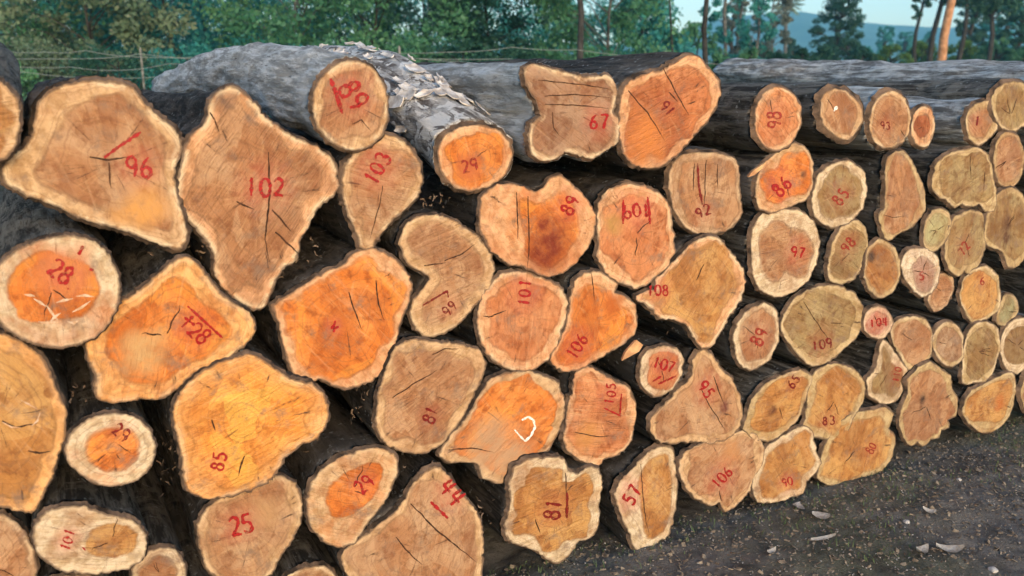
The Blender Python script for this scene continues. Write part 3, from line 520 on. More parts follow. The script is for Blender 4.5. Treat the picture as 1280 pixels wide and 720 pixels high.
ML('small log end with a thick white ring, right side', [(1130,326),(1139,314),(1158,313),(1170,325),(1171,345),(1165,361),(1153,368),(1141,357),(1132,342)], (.66,.60,.53), (.44,.27,.22), hs=.60, num=('5',1152,345,10,0), paint='faint', rim=2, bark=0)
ML('small pale green-grey log end, half hidden under the triangular one', [(1157,300),(1160,277),(1171,264),(1183,266),(1186,281),(1180,299),(1166,311),(1158,307)], 'G', (.42,.36,.19), hs=.78, rim=2, bark=0)
ML('upright log end painted 72, greyish, right side', [(1183,320),(1186,291),(1196,273),(1214,266),(1227,269),(1231,290),(1228,315),(1220,331),(1212,340),(1205,335),(1196,341),(1187,335)], 'G', 'G', hs=.86, num=('72',1204,310,12,50), paint='faint', rim=2, bark=0)
ML('large log end with a dark vertical slot at the right edge', [(1234,300),(1236,271),(1246,247),(1260,237),(1275,244),(1285,270),(1285,305),(1272,329),(1263,331),(1256,312),(1241,307)], 'G', 'G', hs=.86, rim=2.5, bark=0, blots=[(1259,285,6),(1259,297,6),(1259,274,5)], blot=(.08,.03,.015))
ML('round golden log end painted 6 near its top, right side', [(1203,370),(1206,351),(1218,339),(1232,335),(1244,346),(1249,370),(1245,387),(1232,397),(1218,401),(1209,388)], 'G', 'Y', hs=.84, num=('6',1227,351,10,0), paint='faint', rim=2, bark=0)
ML('small reddish-brown log end squeezed beside the white-ringed one', [(1164,376),(1167,357),(1178,345),(1188,346),(1189,362),(1180,379),(1168,387)], 'T', 'K', hs=.84, rim=2, bark=0, off=-.02)
ML('tiny greenish log end near the right edge', [(1247,400),(1251,379),(1258,370),(1269,374),(1271,388),(1262,401),(1252,404)], 'G', (.34,.30,.17), hs=.8, rim=2, bark=0, off=-.01)
ML('small log end painted 104 in bright red on white', ell(1098,403,14,18,0,12,.04), (.64,.54,.46), (.60,.34,.28), hs=.7, num=('104',1098,402,11,6), rim=2, bark=0, off=.02)
ML('blunt tan log end above the flask-shaped one', [(1116,415),(1121,403),(1140,398),(1155,401),(1162,420),(1161,445),(1150,457),(1138,459),(1126,440)], 'G', 'K', hs=.86, rim=2, bark=0)
ML('flask-shaped pale log end painted 110', [(1104,427),(1114,440),(1127,456),(1134,470),(1129,485),(1119,500),(1101,501),(1088,492),(1085,476),(1096,460),(1101,442)], 'W', 'G', hs=.74, num=('110',1121,468,10,80), paint='faint', rim=2, bark=0)
ML('small round pinkish log end with a cream ring, right side', [(1168,430),(1172,414),(1185,405),(1197,409),(1203,425),(1201,445),(1190,455),(1175,449)], 'G', (.46,.30,.20), hs=.78, rim=2.5, bark=0)
ML('leaning almond-shaped log end, right side', [(1206,477),(1207,450),(1209,426),(1218,409),(1232,405),(1244,413),(1247,435),(1241,459),(1230,474),(1216,475)], 'G', 'G', hs=.82, rim=2, bark=0)
ML('pale log end cut by the right picture edge', [(1254,440),(1259,416),(1270,403),(1284,401),(1291,420),(1285,449),(1270,464),(1259,457)], 'W', 'G', hs=.74, rim=2, bark=0)
ML('large rosette-shaped log end with a black hole in the middle', [(1128,510),(1136,492),(1134,474),(1144,464),(1160,455),(1173,464),(1186,472),(1188,488),(1196,499),(1195,519),(1184,524),(1186,534),(1176,535),(1174,546),(1164,547),(1155,556),(1148,548),(1140,555),(1132,545),(1126,530)], 'G', 'K', hs=.85, rim=2, bark=0, blots=[(1153,498,4.5)], blot=(.03,.015,.01))
ML('heart-shaped log end with an orange streak, last on the ground row', [(1207,515),(1211,500),(1218,490),(1232,482),(1247,474),(1262,467),(1265,482),(1263,505),(1255,525),(1240,537),(1226,537),(1213,526)], 'G', 'Y', hs=.80, rim=2.5, bark=0, blots=[(1249,500,5),(1248,508,5)], blot=(.42,.13,.03))
# logs whose cut ends lie past the frame; only their long backs are seen
ML('long silvery log lying along the very top at the right', [(1330,102),(1345,86),(1370,82),(1393,89),(1402,104),(1393,121),(1370,128),(1345,122)], 'B', 'K', rim=3, bark=4, L=2.45, off=.0, up=.04, bendz=-.03, taper=.25)
ML('second silvery log just below the topmost one at the right', [(1294,136),(1305,121),(1322,119),(1335,131),(1334,148),(1320,157),(1302,152)], 'B', 'K', rim=3, bark=4, L=1.9, up=-.03, taper=.2)
ML('third silvery log wedged low behind the upper right row', [(1345,165),(1352,150),(1368,146),(1382,155),(1384,172),(1372,184),(1354,181)], 'B', 'K', rim=3, bark=4, L=2.0, off=-.25)
ML('grey log back seen in the gap under the thin oval end', [(1293,195),(1300,178),(1318,176),(1330,195),(1326,222),(1308,230),(1295,218)], 'B', 'K', rim=3, bark=0, L=2.1)
ML('weathered grey log at the far right, third layer down', [(1294,260),(1305,240),(1325,240),(1340,262),(1335,300),(1312,315),(1296,300)], 'G', 'K', rim=3, bark=0, L=2.1)
ML('rough log at the far right, fourth layer down', [(1295,350),(1305,325),(1328,325),(1338,350),(1330,385),(1310,395),(1297,375)], 'G', 'K', rim=3, bark=0, L=2.1)
ML('brown log at the far right standing on the ground row', [(1280,490),(1288,465),(1310,462),(1325,480),(1322,505),(1305,518),(1286,512)], 'G', 'K', rim=3, bark=0, L=2.1)
# the lowest row at the left carries the pile; only its backs can be glimpsed
for lab, (cx, cy, rx, ry) in (('stout ground-row log under the left corner', (-40,830,62,62)), ('stout ground-row log under the cream round end', (95,790,72,72)), ('stout ground-row log under the beige ends', (250,787,66,56)), ('stout ground-row log under the split end', (385,800,55,22))):
    ML(lab, ell(cx, cy, rx, ry, 0, 14, .03), 'B', 'K', rim=3, bark=0)
# ------------------------------------------------------------------ loose things on and round the logs
def at(px, py, Y):
    d = ray(px, py); return CP + d * ((Y) / d.y)
# wedge of loose bark under log 106
def chip(label, name, cat, pts, px, py, mat, thick=.012, lift=.06, rx=0, group=None):
    c = sum(p[0] for p in pts) / len(pts), sum(p[1] for p in pts) / len(pts); d = ray(*c); base = G0 - NB * lift; O = CP + d * ((base - CP).dot(NB) / d.dot(NB))
    v = []; n = len(pts)
    for k, yy in ((0, 0), (1, thick)):
        for q in pts:
            dd = ray(*q); h = CP + dd * ((base - CP).dot(NB) / dd.dot(NB)) - O; v.append((h.dot(U) * (1 - .1 * k), yy + .2 * abs(h.dot(U)) , h.z * (1 - .1 * k)))
    f = [tuple(range(n))[::-1], tuple(range(n, 2 * n))] + [(i, (i + 1) % n, n + (i + 1) % n, n + i) for i in range(n)]
    o = mesh_obj(name, v, f, mat); o.location = O; o.rotation_euler = (0, 0, RZ)
    bm = bmesh.new(); bm.from_mesh(o.data); bmesh.ops.recalc_face_normals(bm, faces=bm.faces); bm.to_mesh(o.data); bm.free()
    tag(o, label, cat, group); return o
SPL = simple_mat('split_wood', (.60, .36, .18), (.38, .20, .10), 30)
chip('torn wedge of pale wood stuck beside the small round log painted 107', 'wood_splinter', 'wood splinter', [(779,452),(783,441),(796,425),(806,432),(800,440),(788,446)], 0, 0, SPL, group='loose splinters')
chip('thin pale splinter poking out above the orange-cored log painted 86', 'wood_splinter', 'wood splinter', [(937,222),(942,214),(960,203),(958,208),(944,219)], 0, 0, SPL, group='loose splinters')

# bark fibres and crumbs caught in the gaps between the logs
def fibres():
    v, f = [], []; rnd = random.Random(3)
    spots = [(470,400),(452,500),(455,520),(372,520),(300,640),(208,560),(215,590),(225,540),(560,470),(560,480),(392,320),(370,360),(240,315),(200,310),(505,258),(330,660),(480,675),(600,640),(615,650),(760,440),(700,480),(775,545),(860,415),(640,360),(490,560),(420,560),(380,545),(100,490),(860,560),(735,345),(560,250)]
    for (sx, sy) in spots:
        for _ in range(16):
            px, py = sx + rnd.gauss(0, 16), sy + rnd.gauss(0, 13); d = ray(px, py); base = G0 + NB * rnd.uniform(.03, .16); P = CP + d * ((base - CP).dot(NB) / d.dot(NB))
            D = Vector((rnd.gauss(0, 1), rnd.gauss(0, .5), rnd.gauss(0, 1))).normalized() * rnd.uniform(.006, .026); S = D.cross(Vector((rnd.gauss(0, 1), rnd.gauss(0, 1), rnd.gauss(0, 1)))).normalized() * rnd.uniform(.001, .003)
            b = len(v); M = P + D * .5 + S * 2; v += [P - S, P + S, M + S, M - S, P + D]; f += [(b, b+1, b+2, b+3), (b+3, b+2, b+4)]
    o = mesh_obj('bark_fibres', v, f, simple_mat('dry_fibre', (.20, .15, .115), (.09, .06, .045), 60)); tag(o, 'dry bark shreds and crumbs caught in the gaps between logs', 'bark shreds', kind='stuff')
fibres()

# curled flakes of loose bark on the peeling log
def flakes():
    root, surf, loc2, tp = EXTRA['round dark-orange log end under peeling pale bark, topmost row']; bo = [c for c in root.children if c.name.startswith('bark')][0]
    rnd = random.Random(9); me = bo.data; cand = [p for p in me.polygons if p.normal.z > .35 and .15 < p.center.y < 1.7 and p.material_index == 0]; v, f = [], []
    for _ in range(46):
        p = rnd.choice(cand); c = p.center; nn = p.normal; t = Vector((0, 1, .1 * rnd.gauss(0, 1))); t = (t - nn * t.dot(nn)).normalized(); s = nn.cross(t); L, W = rnd.uniform(.03, .10), rnd.uniform(.02, .055); b = len(v); kq = rnd.uniform(.5, 1.1); sk = rnd.gauss(0, .3)
        for i in range(6):
            for j in range(4):
                a, q = i / 5 - .5, j / 3 - .5; lift = .006 + .007 * max(0, a * 2) ** 2 + .004 * kq * abs(q * 2) ** 2
                v.append(c + t * (a * L) + s * (q * W * (1 - .5 * abs(a)) + sk * W * a) + nn * lift)
        for i in range(5):
            for j in range(3): k = b + i * 4 + j; f.append((k, k + 1, k + 5, k + 4))
    o = mesh_obj('loose_bark', v, f, simple_mat('pale_bark_flake', (.62, .61, .60), (.30, .27, .25), 22), root); o['label'] = 'curling pale flakes of loose bark'; o['kind'] = 'stuff'
    md = o.modifiers.new('thick', 'SOLIDIFY'); md.thickness = .003
flakes()
# ---- painted glare: pale streaks stand in for wet shine on two log ends
def glare_ribbons(label_key, name, strokes, wpx, mat):
    root, surf, loc2, tp = EXTRA[label_key]; v, f = [], []
    for st in strokes:
        st = np.array(st, float); n = len(st); b = len(v); T = np.gradient(st, axis=0); T /= np.linalg.norm(T, axis=1)[:, None]; N = np.stack([-T[:, 1], T[:, 0]], 1)
        for k in range(n):
            ww = wpx * (.25 + math.sin(math.pi * k / (n - 1)))
            for s in (-.5, .5): x, z = loc2(st[k] + N[k] * ww * s); v.append((x, surf(x, z) - .002, z))
        for k in range(n - 1): f.append((b+2*k, b+2*k+1, b+2*k+3, b+2*k+2))
    o = mesh_obj(name, v, f, mat, root); bm = bmesh.new(); bm.from_mesh(o.data)
    for q in bm.faces:
        q.normal_update()
        if q.normal.y > 0: q.normal_flip()
    bm.to_mesh(o.data); bm.free()
n_ = NT('painted_glare'); GLARE = n_.done(n_.mix(n_.rng(n_.noise(90, n_.obj(), 5), .4, .6), (.55, .42, .32), (.46, .28, .16)), .15); n_.b.inputs['Specular IOR Level'].default_value = .8
glare_ribbons('very round log end painted 28 with painted-in white glints', 'glare_streak', [[(70,378),(80,375),(91,373)],[(90,390),(102,384),(113,376)],[(42,373),(50,378),(58,383)],[(58,381),(64,390),(72,400)],[(95,370),(106,369),(118,371)],[(48,402),(60,404),(72,402)],[(84,402),(92,404),(100,400)],[(30,368),(38,369),(44,370)],[(62,403),(68,396),(76,391)]], 3.0, GLARE)
glare_ribbons('huge orange log end cut by the left picture edge, mid height', 'glare_streak', [[(26,500),(36,505),(47,511)],[(50,515),(47,525),(38,533)],[(3,527),(14,533),(27,534)]], 2.0, GLARE)

# ---- ground litter
def leaf(label, name, cat, px, py, size, ang, mat, asp=.45, curl=.25, group=None, pts=None):
    P = ground_hit(px, py); v, f = [], []; n = 10
    for k in range(n + 1):
        t = k / n; ww = asp * size * math.sin(math.pi * min(1, t * .96 + .03)) ** .8
        for s in (-1, 0, 1):
            v.append(((t - .5) * size, s * ww * .5, curl * size * ((t - .5) ** 2 * 2 + .35 * s * s * (1 - t)) + .004 * s))
    for k in range(n):
        for m in (0, 1): b = k*3+m; f.append((b, b+3, b+4, b+1))
    nb = len(v); v += [(x, y, z - .0015) for x, y, z in v]; f += [tuple(i + nb for i in q[::-1]) for q in f]
    st = nb * 2 - 3
    o = mesh_obj(name, v, f, mat, smooth=True); o.location = (P.x, P.y, gz(P.x, P.y) + .006); o.rotation_euler = (0, 0, R(ang)); tag(o, label, cat, group); return o
LEAFM = simple_mat('dry_pale_leaf', (.32, .31, .30), (.19, .17, .15), 30); CHIPM = simple_mat('wood_chip', (.27, .225, .185), (.15, .12, .09), 40)
G_ = 'dead leaves on the ground in front of the pile'
leaf('large curled pale dead leaf at the bottom right of the ground', 'dead_leaf', 'leaf', 1188, 681, .11, 5, LEAFM, .35, .3, G_)
leaf('grey half of a dead leaf beside the large curled one', 'dead_leaf', 'leaf', 1153, 684, .07, 30, LEAFM, .5, .5, G_)
leaf('round pale leaf lying under the curly-edged log', 'dead_leaf', 'leaf', 999, 625, .055, 60, LEAFM, .9, .3, G_)
leaf('grey leaf lying flat near the golden square log', 'dead_leaf', 'leaf', 1027, 637, .07, -10, LEAFM, .6, .2, G_)
leaf('narrow pale leaf at the lower middle edge of the ground', 'dead_leaf', 'leaf', 965, 683, .055, 40, LEAFM, .3, .3, G_)
leaf('small bright leaf in the middle of the open ground', 'dead_leaf', 'leaf', 1162, 636, .05, -20, LEAFM, .4, .4, G_)
leaf('long thin straw-like leaf on the ground left of centre', 'dead_leaf', 'leaf', 1030, 664, .12, 22, LEAFM, .09, .1, G_)
def pebble(label, px, py, s):
    P = ground_hit(px, py); bm = bmesh.new(); bmesh.ops.create_icosphere(bm, subdivisions=3, radius=s)
    for v in bm.verts: v.co *= 1 + .35 * noise.noise(v.co * (1.2 / s) + Vector((px, 0, 0))); v.co.z *= .6
    me = bpy.data.meshes.new('pebble'); bm.to_mesh(me); bm.free(); me.materials.append(simple_mat('pale_stone', (.45, .43, .41), (.42, .40, .37), 50)); me.polygons.foreach_set('use_smooth', [True] * len(me.polygons))
    o = link(bpy.data.objects.new('pebble', me)); o.location = (P.x, P.y, gz(P.x, P.y) + s * .3); tag(o, label, 'pebble', 'pebbles on the bare ground')
pebble('small white pebble on the open ground', 1134, 647, .013); pebble('whitish pebble at the lower right picture edge', 1243, 703, .016); pebble('tiny grey pebble near the heart-shaped last log', 1200, 590, .010)
def litter():
    rnd = random.Random(11)
    sets = [('wood_litter', 4500, CHIPM, 'wood chips', 'scattered wood crumbs and bark chips on the soil'), ('leaf_litter', 8000, simple_mat('rotting_leaf', (.27, .22, .16), (.10, .075, .055), 30), 'leaf litter', 'brown leaf fragments covering the soil before the pile'),
            ('stone_grit', 4500, simple_mat('grey_grit', (.30, .29, .28), (.17, .16, .155), 50), 'grit', 'pale grit and tiny stones scattered on the soil'), ('grass_tufts', 9000, simple_mat('short_grass', (.10, .15, .06), (.06, .09, .035), 30), 'grass', 'thin short grass blades sprouting from the soil')]
    for name, N, mat, cat, lab in sets:
        v, f = [], []
        for _ in range(N):
            a, b = rnd.uniform(-.6, 4.6), abs(rnd.gauss(0, 1.3)); P = G0 + U * a - NB * (b - .12)
            if name == 'grass_tufts' and noise.noise(Vector((P.x * 1.3, P.y * 1.3, 7))) < -.05: continue
            z = gz(P.x, P.y); bb = len(v)
            if name == 'grass_tufts':
                h = rnd.uniform(.008, .03); t = rnd.uniform(0, 6.28); d = Vector((math.cos(t), math.sin(t), 0)); s = Vector((-d.y, d.x, 0)) * .0016; base = Vector((P.x, P.y, z - .002))
                v += [base - s, base + s, base + d * h * .35 + Vector((0, 0, h * .7)) + s * .7, base + d * h * .35 + Vector((0, 0, h * .7)) - s * .7, base + d * h + Vector((0, 0, h * .9))]; f += [(bb, bb+1, bb+2, bb+3), (bb+3, bb+2, bb+4)]
            else:
                L = {'wood_litter': rnd.uniform(.002, .008), 'leaf_litter': rnd.uniform(.004, .014), 'stone_grit': rnd.uniform(.0015, .005)}[name] ** 1
                Wd = L * rnd.uniform(.25, .8); H = {'wood_litter': .3, 'leaf_litter': .12, 'stone_grit': .8}[name] * Wd + .0008
                M = Matrix.Rotation(rnd.uniform(0, 6.28), 3, 'Z') @ Matrix.Rotation(rnd.gauss(0, .45), 3, 'X') @ Matrix.Rotation(rnd.gauss(0, .3), 3, 'Y')
                for q in ((-L, -Wd * .5, 0), (L * .6, -Wd, 0), (L, Wd * .6, 0), (-L * .7, Wd, 0)):
                    for hh in (0, H): v.append(Vector((P.x, P.y, z + H * .5 + .001)) + M @ Vector((q[0] * (1 - .2 * (hh > 0)), q[1] * (1 - .2 * (hh > 0)), hh)))
                f += [(bb+1, bb+3, bb+5, bb+7)] + [(bb + 2*i, bb + (2*i+2) % 8, bb + (2*i+3) % 8, bb + 2*i+1) for i in range(4)]
        tag(mesh_obj(name, v, f, mat), lab, cat, kind='stuff')
litter()

# ------------------------------------------------------------------ vegetation
def leaf_mat(name, a, b, scale=.6):
    n = NT(name); v = n.obj(); c = n.mix(n.rng(n.noise(scale, v, 3), .38, .62), a, b); c = n.mix(n.rng(n.noise(23, v, 3), .5, .75, 0, .6), c, tuple(min(.3, q * 2.2) for q in b))
    n.set(n.b.inputs['Base Color'], c); n.b.inputs['Roughness'].default_value = .55
    tl = n.n('BsdfTranslucent'); n.set(tl.inputs['Color'], c); mx = n.n('MixShader'); mx.inputs[0].default_value = .35
    n.t.links.new(n.b.outputs[0], mx.inputs[1]); n.t.links.new(tl.outputs[0], mx.inputs[2]); n.t.links.new(mx.outputs[0], n.out.inputs['Surface']); return n.m
FOL = dict(teal=leaf_mat('haze_tinted_leaves', (.025, .20, .19), (.06, .31, .28)), green=leaf_mat('green_leaves', (.05, .18, .095), (.10, .27, .13)), olive=leaf_mat('olive_leaves', (.09, .16, .10), (.16, .24, .15)),  # teal leaves: bluish distance haze is put into the leaf colour
           dark=leaf_mat('dark_leaves', (.018, .075, .055), (.04, .115, .08)), bright=leaf_mat('bright_leaves', (.07, .16, .035), (.11, .22, .06)), grey=leaf_mat('grey_green_leaves', (.08, .12, .11), (.15, .19, .17)))
TRK = simple_mat('dark_trunk', (.042, .042, .042), (.018, .018, .018), 14, .8); TRP = simple_mat('pale_trunk', (.13, .14, .14), (.06, .06, .06), 10, .8); TRO = simple_mat('orange_brown_trunk', (.52, .30, .18), (.30, .16, .09), 9, .8, dist=.03)
def tube(v, f, pts, rad, k=9):
    b0 = len(v)
    for i, p in enumerate(pts):
        t = (pts[min(i + 1, len(pts) - 1)] - pts[max(i - 1, 0)]).normalized(); s = t.orthogonal().normalized() if i == 0 else (s - t * s.dot(t)).normalized(); u2 = t.cross(s)
        for j in range(k): a = 2 * math.pi * j / k; v.append(p + (s * math.cos(a) + u2 * math.sin(a)) * rad[i] * (1 + .10 * noise.noise(p * 3 + Vector((j, 0, 0)))))
    for i in range(len(pts) - 1):
        for j in range(k): q = (j + 1) % k; f.append((b0 + i*k + j, b0 + i*k + q, b0 + (i+1)*k + q, b0 + (i+1)*k + j))
def leaves(v, f, c, rad, n, ls, rnd, flat=.7):
    for _ in range(n):
        d = Vector((rnd.gauss(0, 1), rnd.gauss(0, 1), rnd.gauss(0, 1))); d = d.normalized() * rad * rnd.random() ** .45; d.z *= flat
        p = c + d; a = Vector((rnd.gauss(0, 1), rnd.gauss(0, 1), rnd.gauss(0, .7) - .3)).normalized() * ls * rnd.uniform(.6, 1.3); b = a.cross(Vector((rnd.gauss(0, 1), rnd.gauss(0, 1), rnd.gauss(0, 1)))).normalized() * ls * rnd.uniform(.22, .42)
        k = len(v); v += [p - a * .5, p + b - a * .05, p + a * .6, p - b]; f.append((k, k+1, k+2, k+3))
def tree(name, label, px, Y, h, cw, fol, trunk, ncl=60, nl=60, ls=.10, z0=.35, tr=.10, cat='tree', group=None, seed=0, lean=0, taper=.0, clr=.55, trunk_top=1.0, shape='round', px_is_x=False):
    rnd = random.Random(seed * 31 + int(px)); X = at(px, 88, Y).x
    root = empty(name, (X, Y, 0)); tag(root, label, cat, group)
    v, f = [], []; top = h * trunk_top; n = 9
    spine = [Vector((lean * (k / n) * h * .3 + .04 * h * .3 * math.sin(k * 1.3 + seed), .03 * h * math.sin(k + seed), top * k / n - .1)) for k in range(n + 1)]
    tube(v, f, spine, [tr * (1.25 if k == 0 else 1) * (1 - .75 * k / n) for k in range(n + 1)])
    cl = []
    for i in range(ncl):
        t = z0 + (1 - z0) * (i + rnd.random()) / ncl; z = h * t
        u_ = (t - z0) / (1 - z0)
        prof = {'round': math.sin(math.pi * (.12 + .80 * u_)), 'cone': 1.05 - .85 * u_, 'column': .8 + .2 * math.sin(u_ * 9), 'puff': math.sin(math.pi * (.08 + .84 * u_)), 'flat': (.3 + .7 * u_), 'skirt': 1 - .25 * u_}[shape]
        a = rnd.uniform(0, 6.28); rr = cw * prof * rnd.uniform(.25, 1.0) ** .6; sp = spine[min(n, int(t / trunk_top * n))] if t <= trunk_top else spine[-1]
        c = Vector((sp.x + rr * math.cos(a), sp.y + rr * math.sin(a), z)); cl.append(c)
        if i % 3 == 0:
            s0 = Vector((sp.x, sp.y, max(.1, min(z, top) - rr * .5))); m = (s0 + c) / 2 + Vector((0, 0, rr * .12)); tube(v, f, [s0, m, c], [tr * .30, tr * .18, tr * .06], 5)
    mesh_obj('trunk', v, f, trunk, root, True)
    v, f = [], []
    for c in cl: leaves(v, f, c, clr * cw * rnd.uniform(.25, .6), int(nl * rnd.uniform(.4, 1.4)), ls, rnd)
    mesh_obj('crown', v, f, fol, root); return root
GT = 'trees standing behind the pile'
# dense belt of trees behind the left two thirds of the pile
belt = [
 (-60, 13, 5.5, 1.9, 'green', 'dense dark tree at the far left behind the arrow-shaped log', 'round'), (45, 15, 6, 2.0, 'olive', 'olive leafy tree behind the left end of the pile', 'round'),
 (118, 12, 4.6, 1.1, 'olive', 'thin olive tree with flecks of sky beside it, left', 'round'), (215, 14, 6, 1.45, 'teal', 'blue-green tree filling the gap right of the sky flecks', 'round'),
 (262, 19, 7, 1.5, 'teal', 'hazy blue-green tree behind the silvery round log', 'round'), (375, 13, 6, 1.5, 'green', 'fresh green tree directly behind the round log painted 89', 'round'),
 (470, 14, 6, 1.5, 'green', 'bushy green tree behind the peeling-bark log', 'round'), (528, 20, 7, 1.5, 'dark', 'dark tree before the speckled patch of sky', 'round'),
 (610, 15, 5.5, 1.25, 'dark', 'dark open-crowned tree over the torn log', 'flat'), (655, 22, 7, 1.5, 'teal', 'blue-green tree left of the dark post-like trunk', 'round'),
 (763, 14, 6, 1.15, 'green', 'broad green tree between the two dark upright trunks', 'round'), (800, 21, 4.5, 1.0, 'teal', 'lower blue-green tree behind the log painted 91', 'round'),
 (10, 24, 8, 2.6, 'dark', 'tall dark back-row tree at the far left', 'skirt'), (170, 27, 8, 1.2, 'teal', 'slim back-row tree behind the sky flecks', 'round'),
 (350, 25, 8, 2.3, 'teal', 'hazy back-row tree behind the fresh green one', 'skirt'), (445, 27, 8, 1.9, 'dark', 'dark back-row tree left of the speckled sky', 'skirt'),
 (75, 18, 7, 1.3, 'green', 'mid-green tree in the second row, left', 'round'), (205, 22, 8, 1.8, 'teal', 'deep teal tree in the second row', 'skirt')]
for i, (px, Y, h, cw, fo, lab, sh) in enumerate(belt):
    h *= .78; cw *= 1.12; tree('broadleaf_tree', lab, px, Y, h, cw, FOL[fo], TRP if i in (5, 1, 10) else TRK, ncl=120, nl=int(120 if Y < 20 else 100), ls=.075 if Y < 17 else .11, z0=.16, tr=.04, group=GT, seed=i, shape=sh, clr=.52, trunk_top=.85)
def woodland():
    rnd = random.Random(5); v, f = [], []
    for px in range(-330, 860, 13):
        for k in range(13):
            Y = rnd.uniform(34, 48); x = px + rnd.uniform(-9, 9); yp = rnd.uniform(-60, 92)
            gap = any(abs(x - a) < w_ and yp < b for a, w_, b in ((152, 9, 55), (300, 14, 60), (585, 20, 26), (702, 13, 62), (345, 8, 30), (830, 30, 40), (190, 9, 12), (640, 12, 20)))
            if gap or noise.noise(Vector((x * .035, yp * .035, 2))) < -.28: continue
            z = 1.7 + (88 - yp) * Y / 1141; X = (x - 640) * Y / 1141; leaves(v, f, Vector((X, Y, z)), rnd.uniform(.5, 1.0), 60, .17, rnd, .8)
    for px in range(1330, 2300, 22):
        for k in range(9):
            Y = rnd.uniform(50, 64); z = rnd.uniform(.3, 6.5) * (.7 + .3 * math.sin(px * .05)); leaves(v, f, Vector(((px - 640) * Y / 1141, Y, z)), rnd.uniform(.8, 1.4), 45, .24, rnd, .8)
    tag(mesh_obj('woodland', v, f, FOL['teal']), 'hazy blue-green woodland closing the view behind the nearer trees', 'woodland', kind='stuff')
woodland()
GS = 'shrubs along the fence behind the pile'
shr = [(-40, 10, 2.0, 1.0, 'green', 'dark shrub behind the bark at the far left'), (60, 11, 1.95, 1.1, 'olive', 'olive shrub above the arrow-shaped log'), (150, 10.5, 1.9, 1.0, 'dark', 'dark shrub under the fence wires, left'), (235, 11, 1.95, 1.0, 'teal', 'blue-green shrub left of the long silvery log'),
       (330, 12, 2.05, 1.1, 'teal', 'shrub peeping over the crest of the silvery log'), (420, 11, 2.0, 1.1, 'green', 'green shrub behind the round log painted 89'), (500, 11.5, 2.05, 1.1, 'green', 'green shrub over the peeling-bark log'), (580, 11, 2.0, 1.0, 'dark', 'dark shrub left of the torn log'),
       (640, 12, 1.95, .9, 'dark', 'dark shrub above the torn log\'s left corner'), (750, 12, 1.95, .9, 'green', 'low green shrub between the torn log and the log painted 91'), (812, 13, 1.9, .7, 'olive', 'olive shrub touching the log painted 91')]
for i, (px, Y, h, cw, fo, lab) in enumerate(shr): tree('shrub', lab, px, Y, h, cw, FOL[fo], TRK, ncl=60, nl=110, ls=.05, z0=.25, tr=.03, cat='shrub', group=GS, seed=50 + i, shape='puff', clr=.38)
# trunks and open trees to the right of the belt
def bare(name, label, px, Y, h, tr, mat, fol='dark', seed=0, lean=0, ncl=16, cw=.8, z0=.7, nl=60, ls=.12, **k): return tree(name, label, px, Y, h, cw, FOL[fol], mat, ncl=int(ncl * 2.2), nl=int(nl * 1.2), ls=ls * .8, z0=z0, tr=tr, seed=seed, lean=lean, group='slender trunks behind the pile', **k)
bare('slender_tree', 'dark straight trunk rising behind the torn log', 720, 11, 5.5, .055, TRK, seed=3, z0=.62)
bare('slender_tree', 'very thin straight trunk left of the log painted 91\'s tip', 836, 14, 6, .022, TRK, seed=4, z0=.7, cw=.5)
bare('slender_tree', 'dark trunk just right of the log painted 91\'s tip', 884, 10, 5, .042, TRK, seed=5, z0=.62, cw=.6)
tree('broadleaf_tree', 'small leafy tree between the two dark trunks over the log painted 91', 872, 24, 2.9, .75, FOL['green'], TRK, ncl=35, nl=60, ls=.11, z0=.3, tr=.05, group=GT, seed=21)
for i, (px, Y, h, lab) in enumerate([(905, 26, 7.5, 'grey-green ragged tree right of the dark trunk'), (922, 30, 7, 'ragged pale-stemmed tree over the dark log body'), (943, 28, 5.2, 'mottled grey tree beside the lollipop palm'), (962, 33, 4.6, 'low ragged tree left of the palm')]):
    tree('ragged_tree', lab, px, Y, h, .8, FOL['grey' if i % 2 else 'teal'], TRP, ncl=70, nl=70, ls=.11, z0=.10, tr=.07, group='ragged trees right of centre', seed=30 + i, shape='column', clr=.5)
def palm(label, px, Y, h, seed):
    rnd = random.Random(seed); X = at(px, 88, Y).x; root = empty('palm_tree', (X, Y, 0)); tag(root, label, 'palm tree'); v, f = [], []
    sp = [Vector((.10 * math.sin(k * .5), 0, h * k / 8 - .1)) for k in range(9)]; tube(v, f, sp, [.16 - .008 * k for k in range(9)]); mesh_obj('trunk', v, f, TRP, root, True)
    v, f = [], []; top = sp[-1]
    for q in range(46):
        a = rnd.uniform(0, 6.28); e = rnd.uniform(-.9, 1.3); d = Vector((math.cos(a) * math.cos(e), math.sin(a) * math.cos(e), math.sin(e))); s = Vector((-math.sin(a), math.cos(a), 0)); L = rnd.uniform(.9, 1.3)
        for j in range(14):
            g_ = (j - 6.5) / 6.5 * 1.0; dd = (d * math.cos(g_) + s.cross(d) * 0 + s * math.sin(g_)).normalized(); c = top + d * L * .45; b = len(v); e2 = c + dd * L * .62 - Vector((0, 0, .12 * abs(g_))); w_ = dd.cross(d + Vector((.01, 0, .3))).normalized() * .035
            v += [c - w_, c + w_, e2]; f.append((b, b+1, b+2))
        b = len(v); v += [top - s * .03, top + s * .03, top + d * L * .45]; f.append((b, b+1, b+2))
    mesh_obj('crown', v, f, FOL['olive'], root)
palm('fan palm with a round lollipop crown on a thin stem', 978, 62, 1.7 + 84 * 62 / 1141, 5)
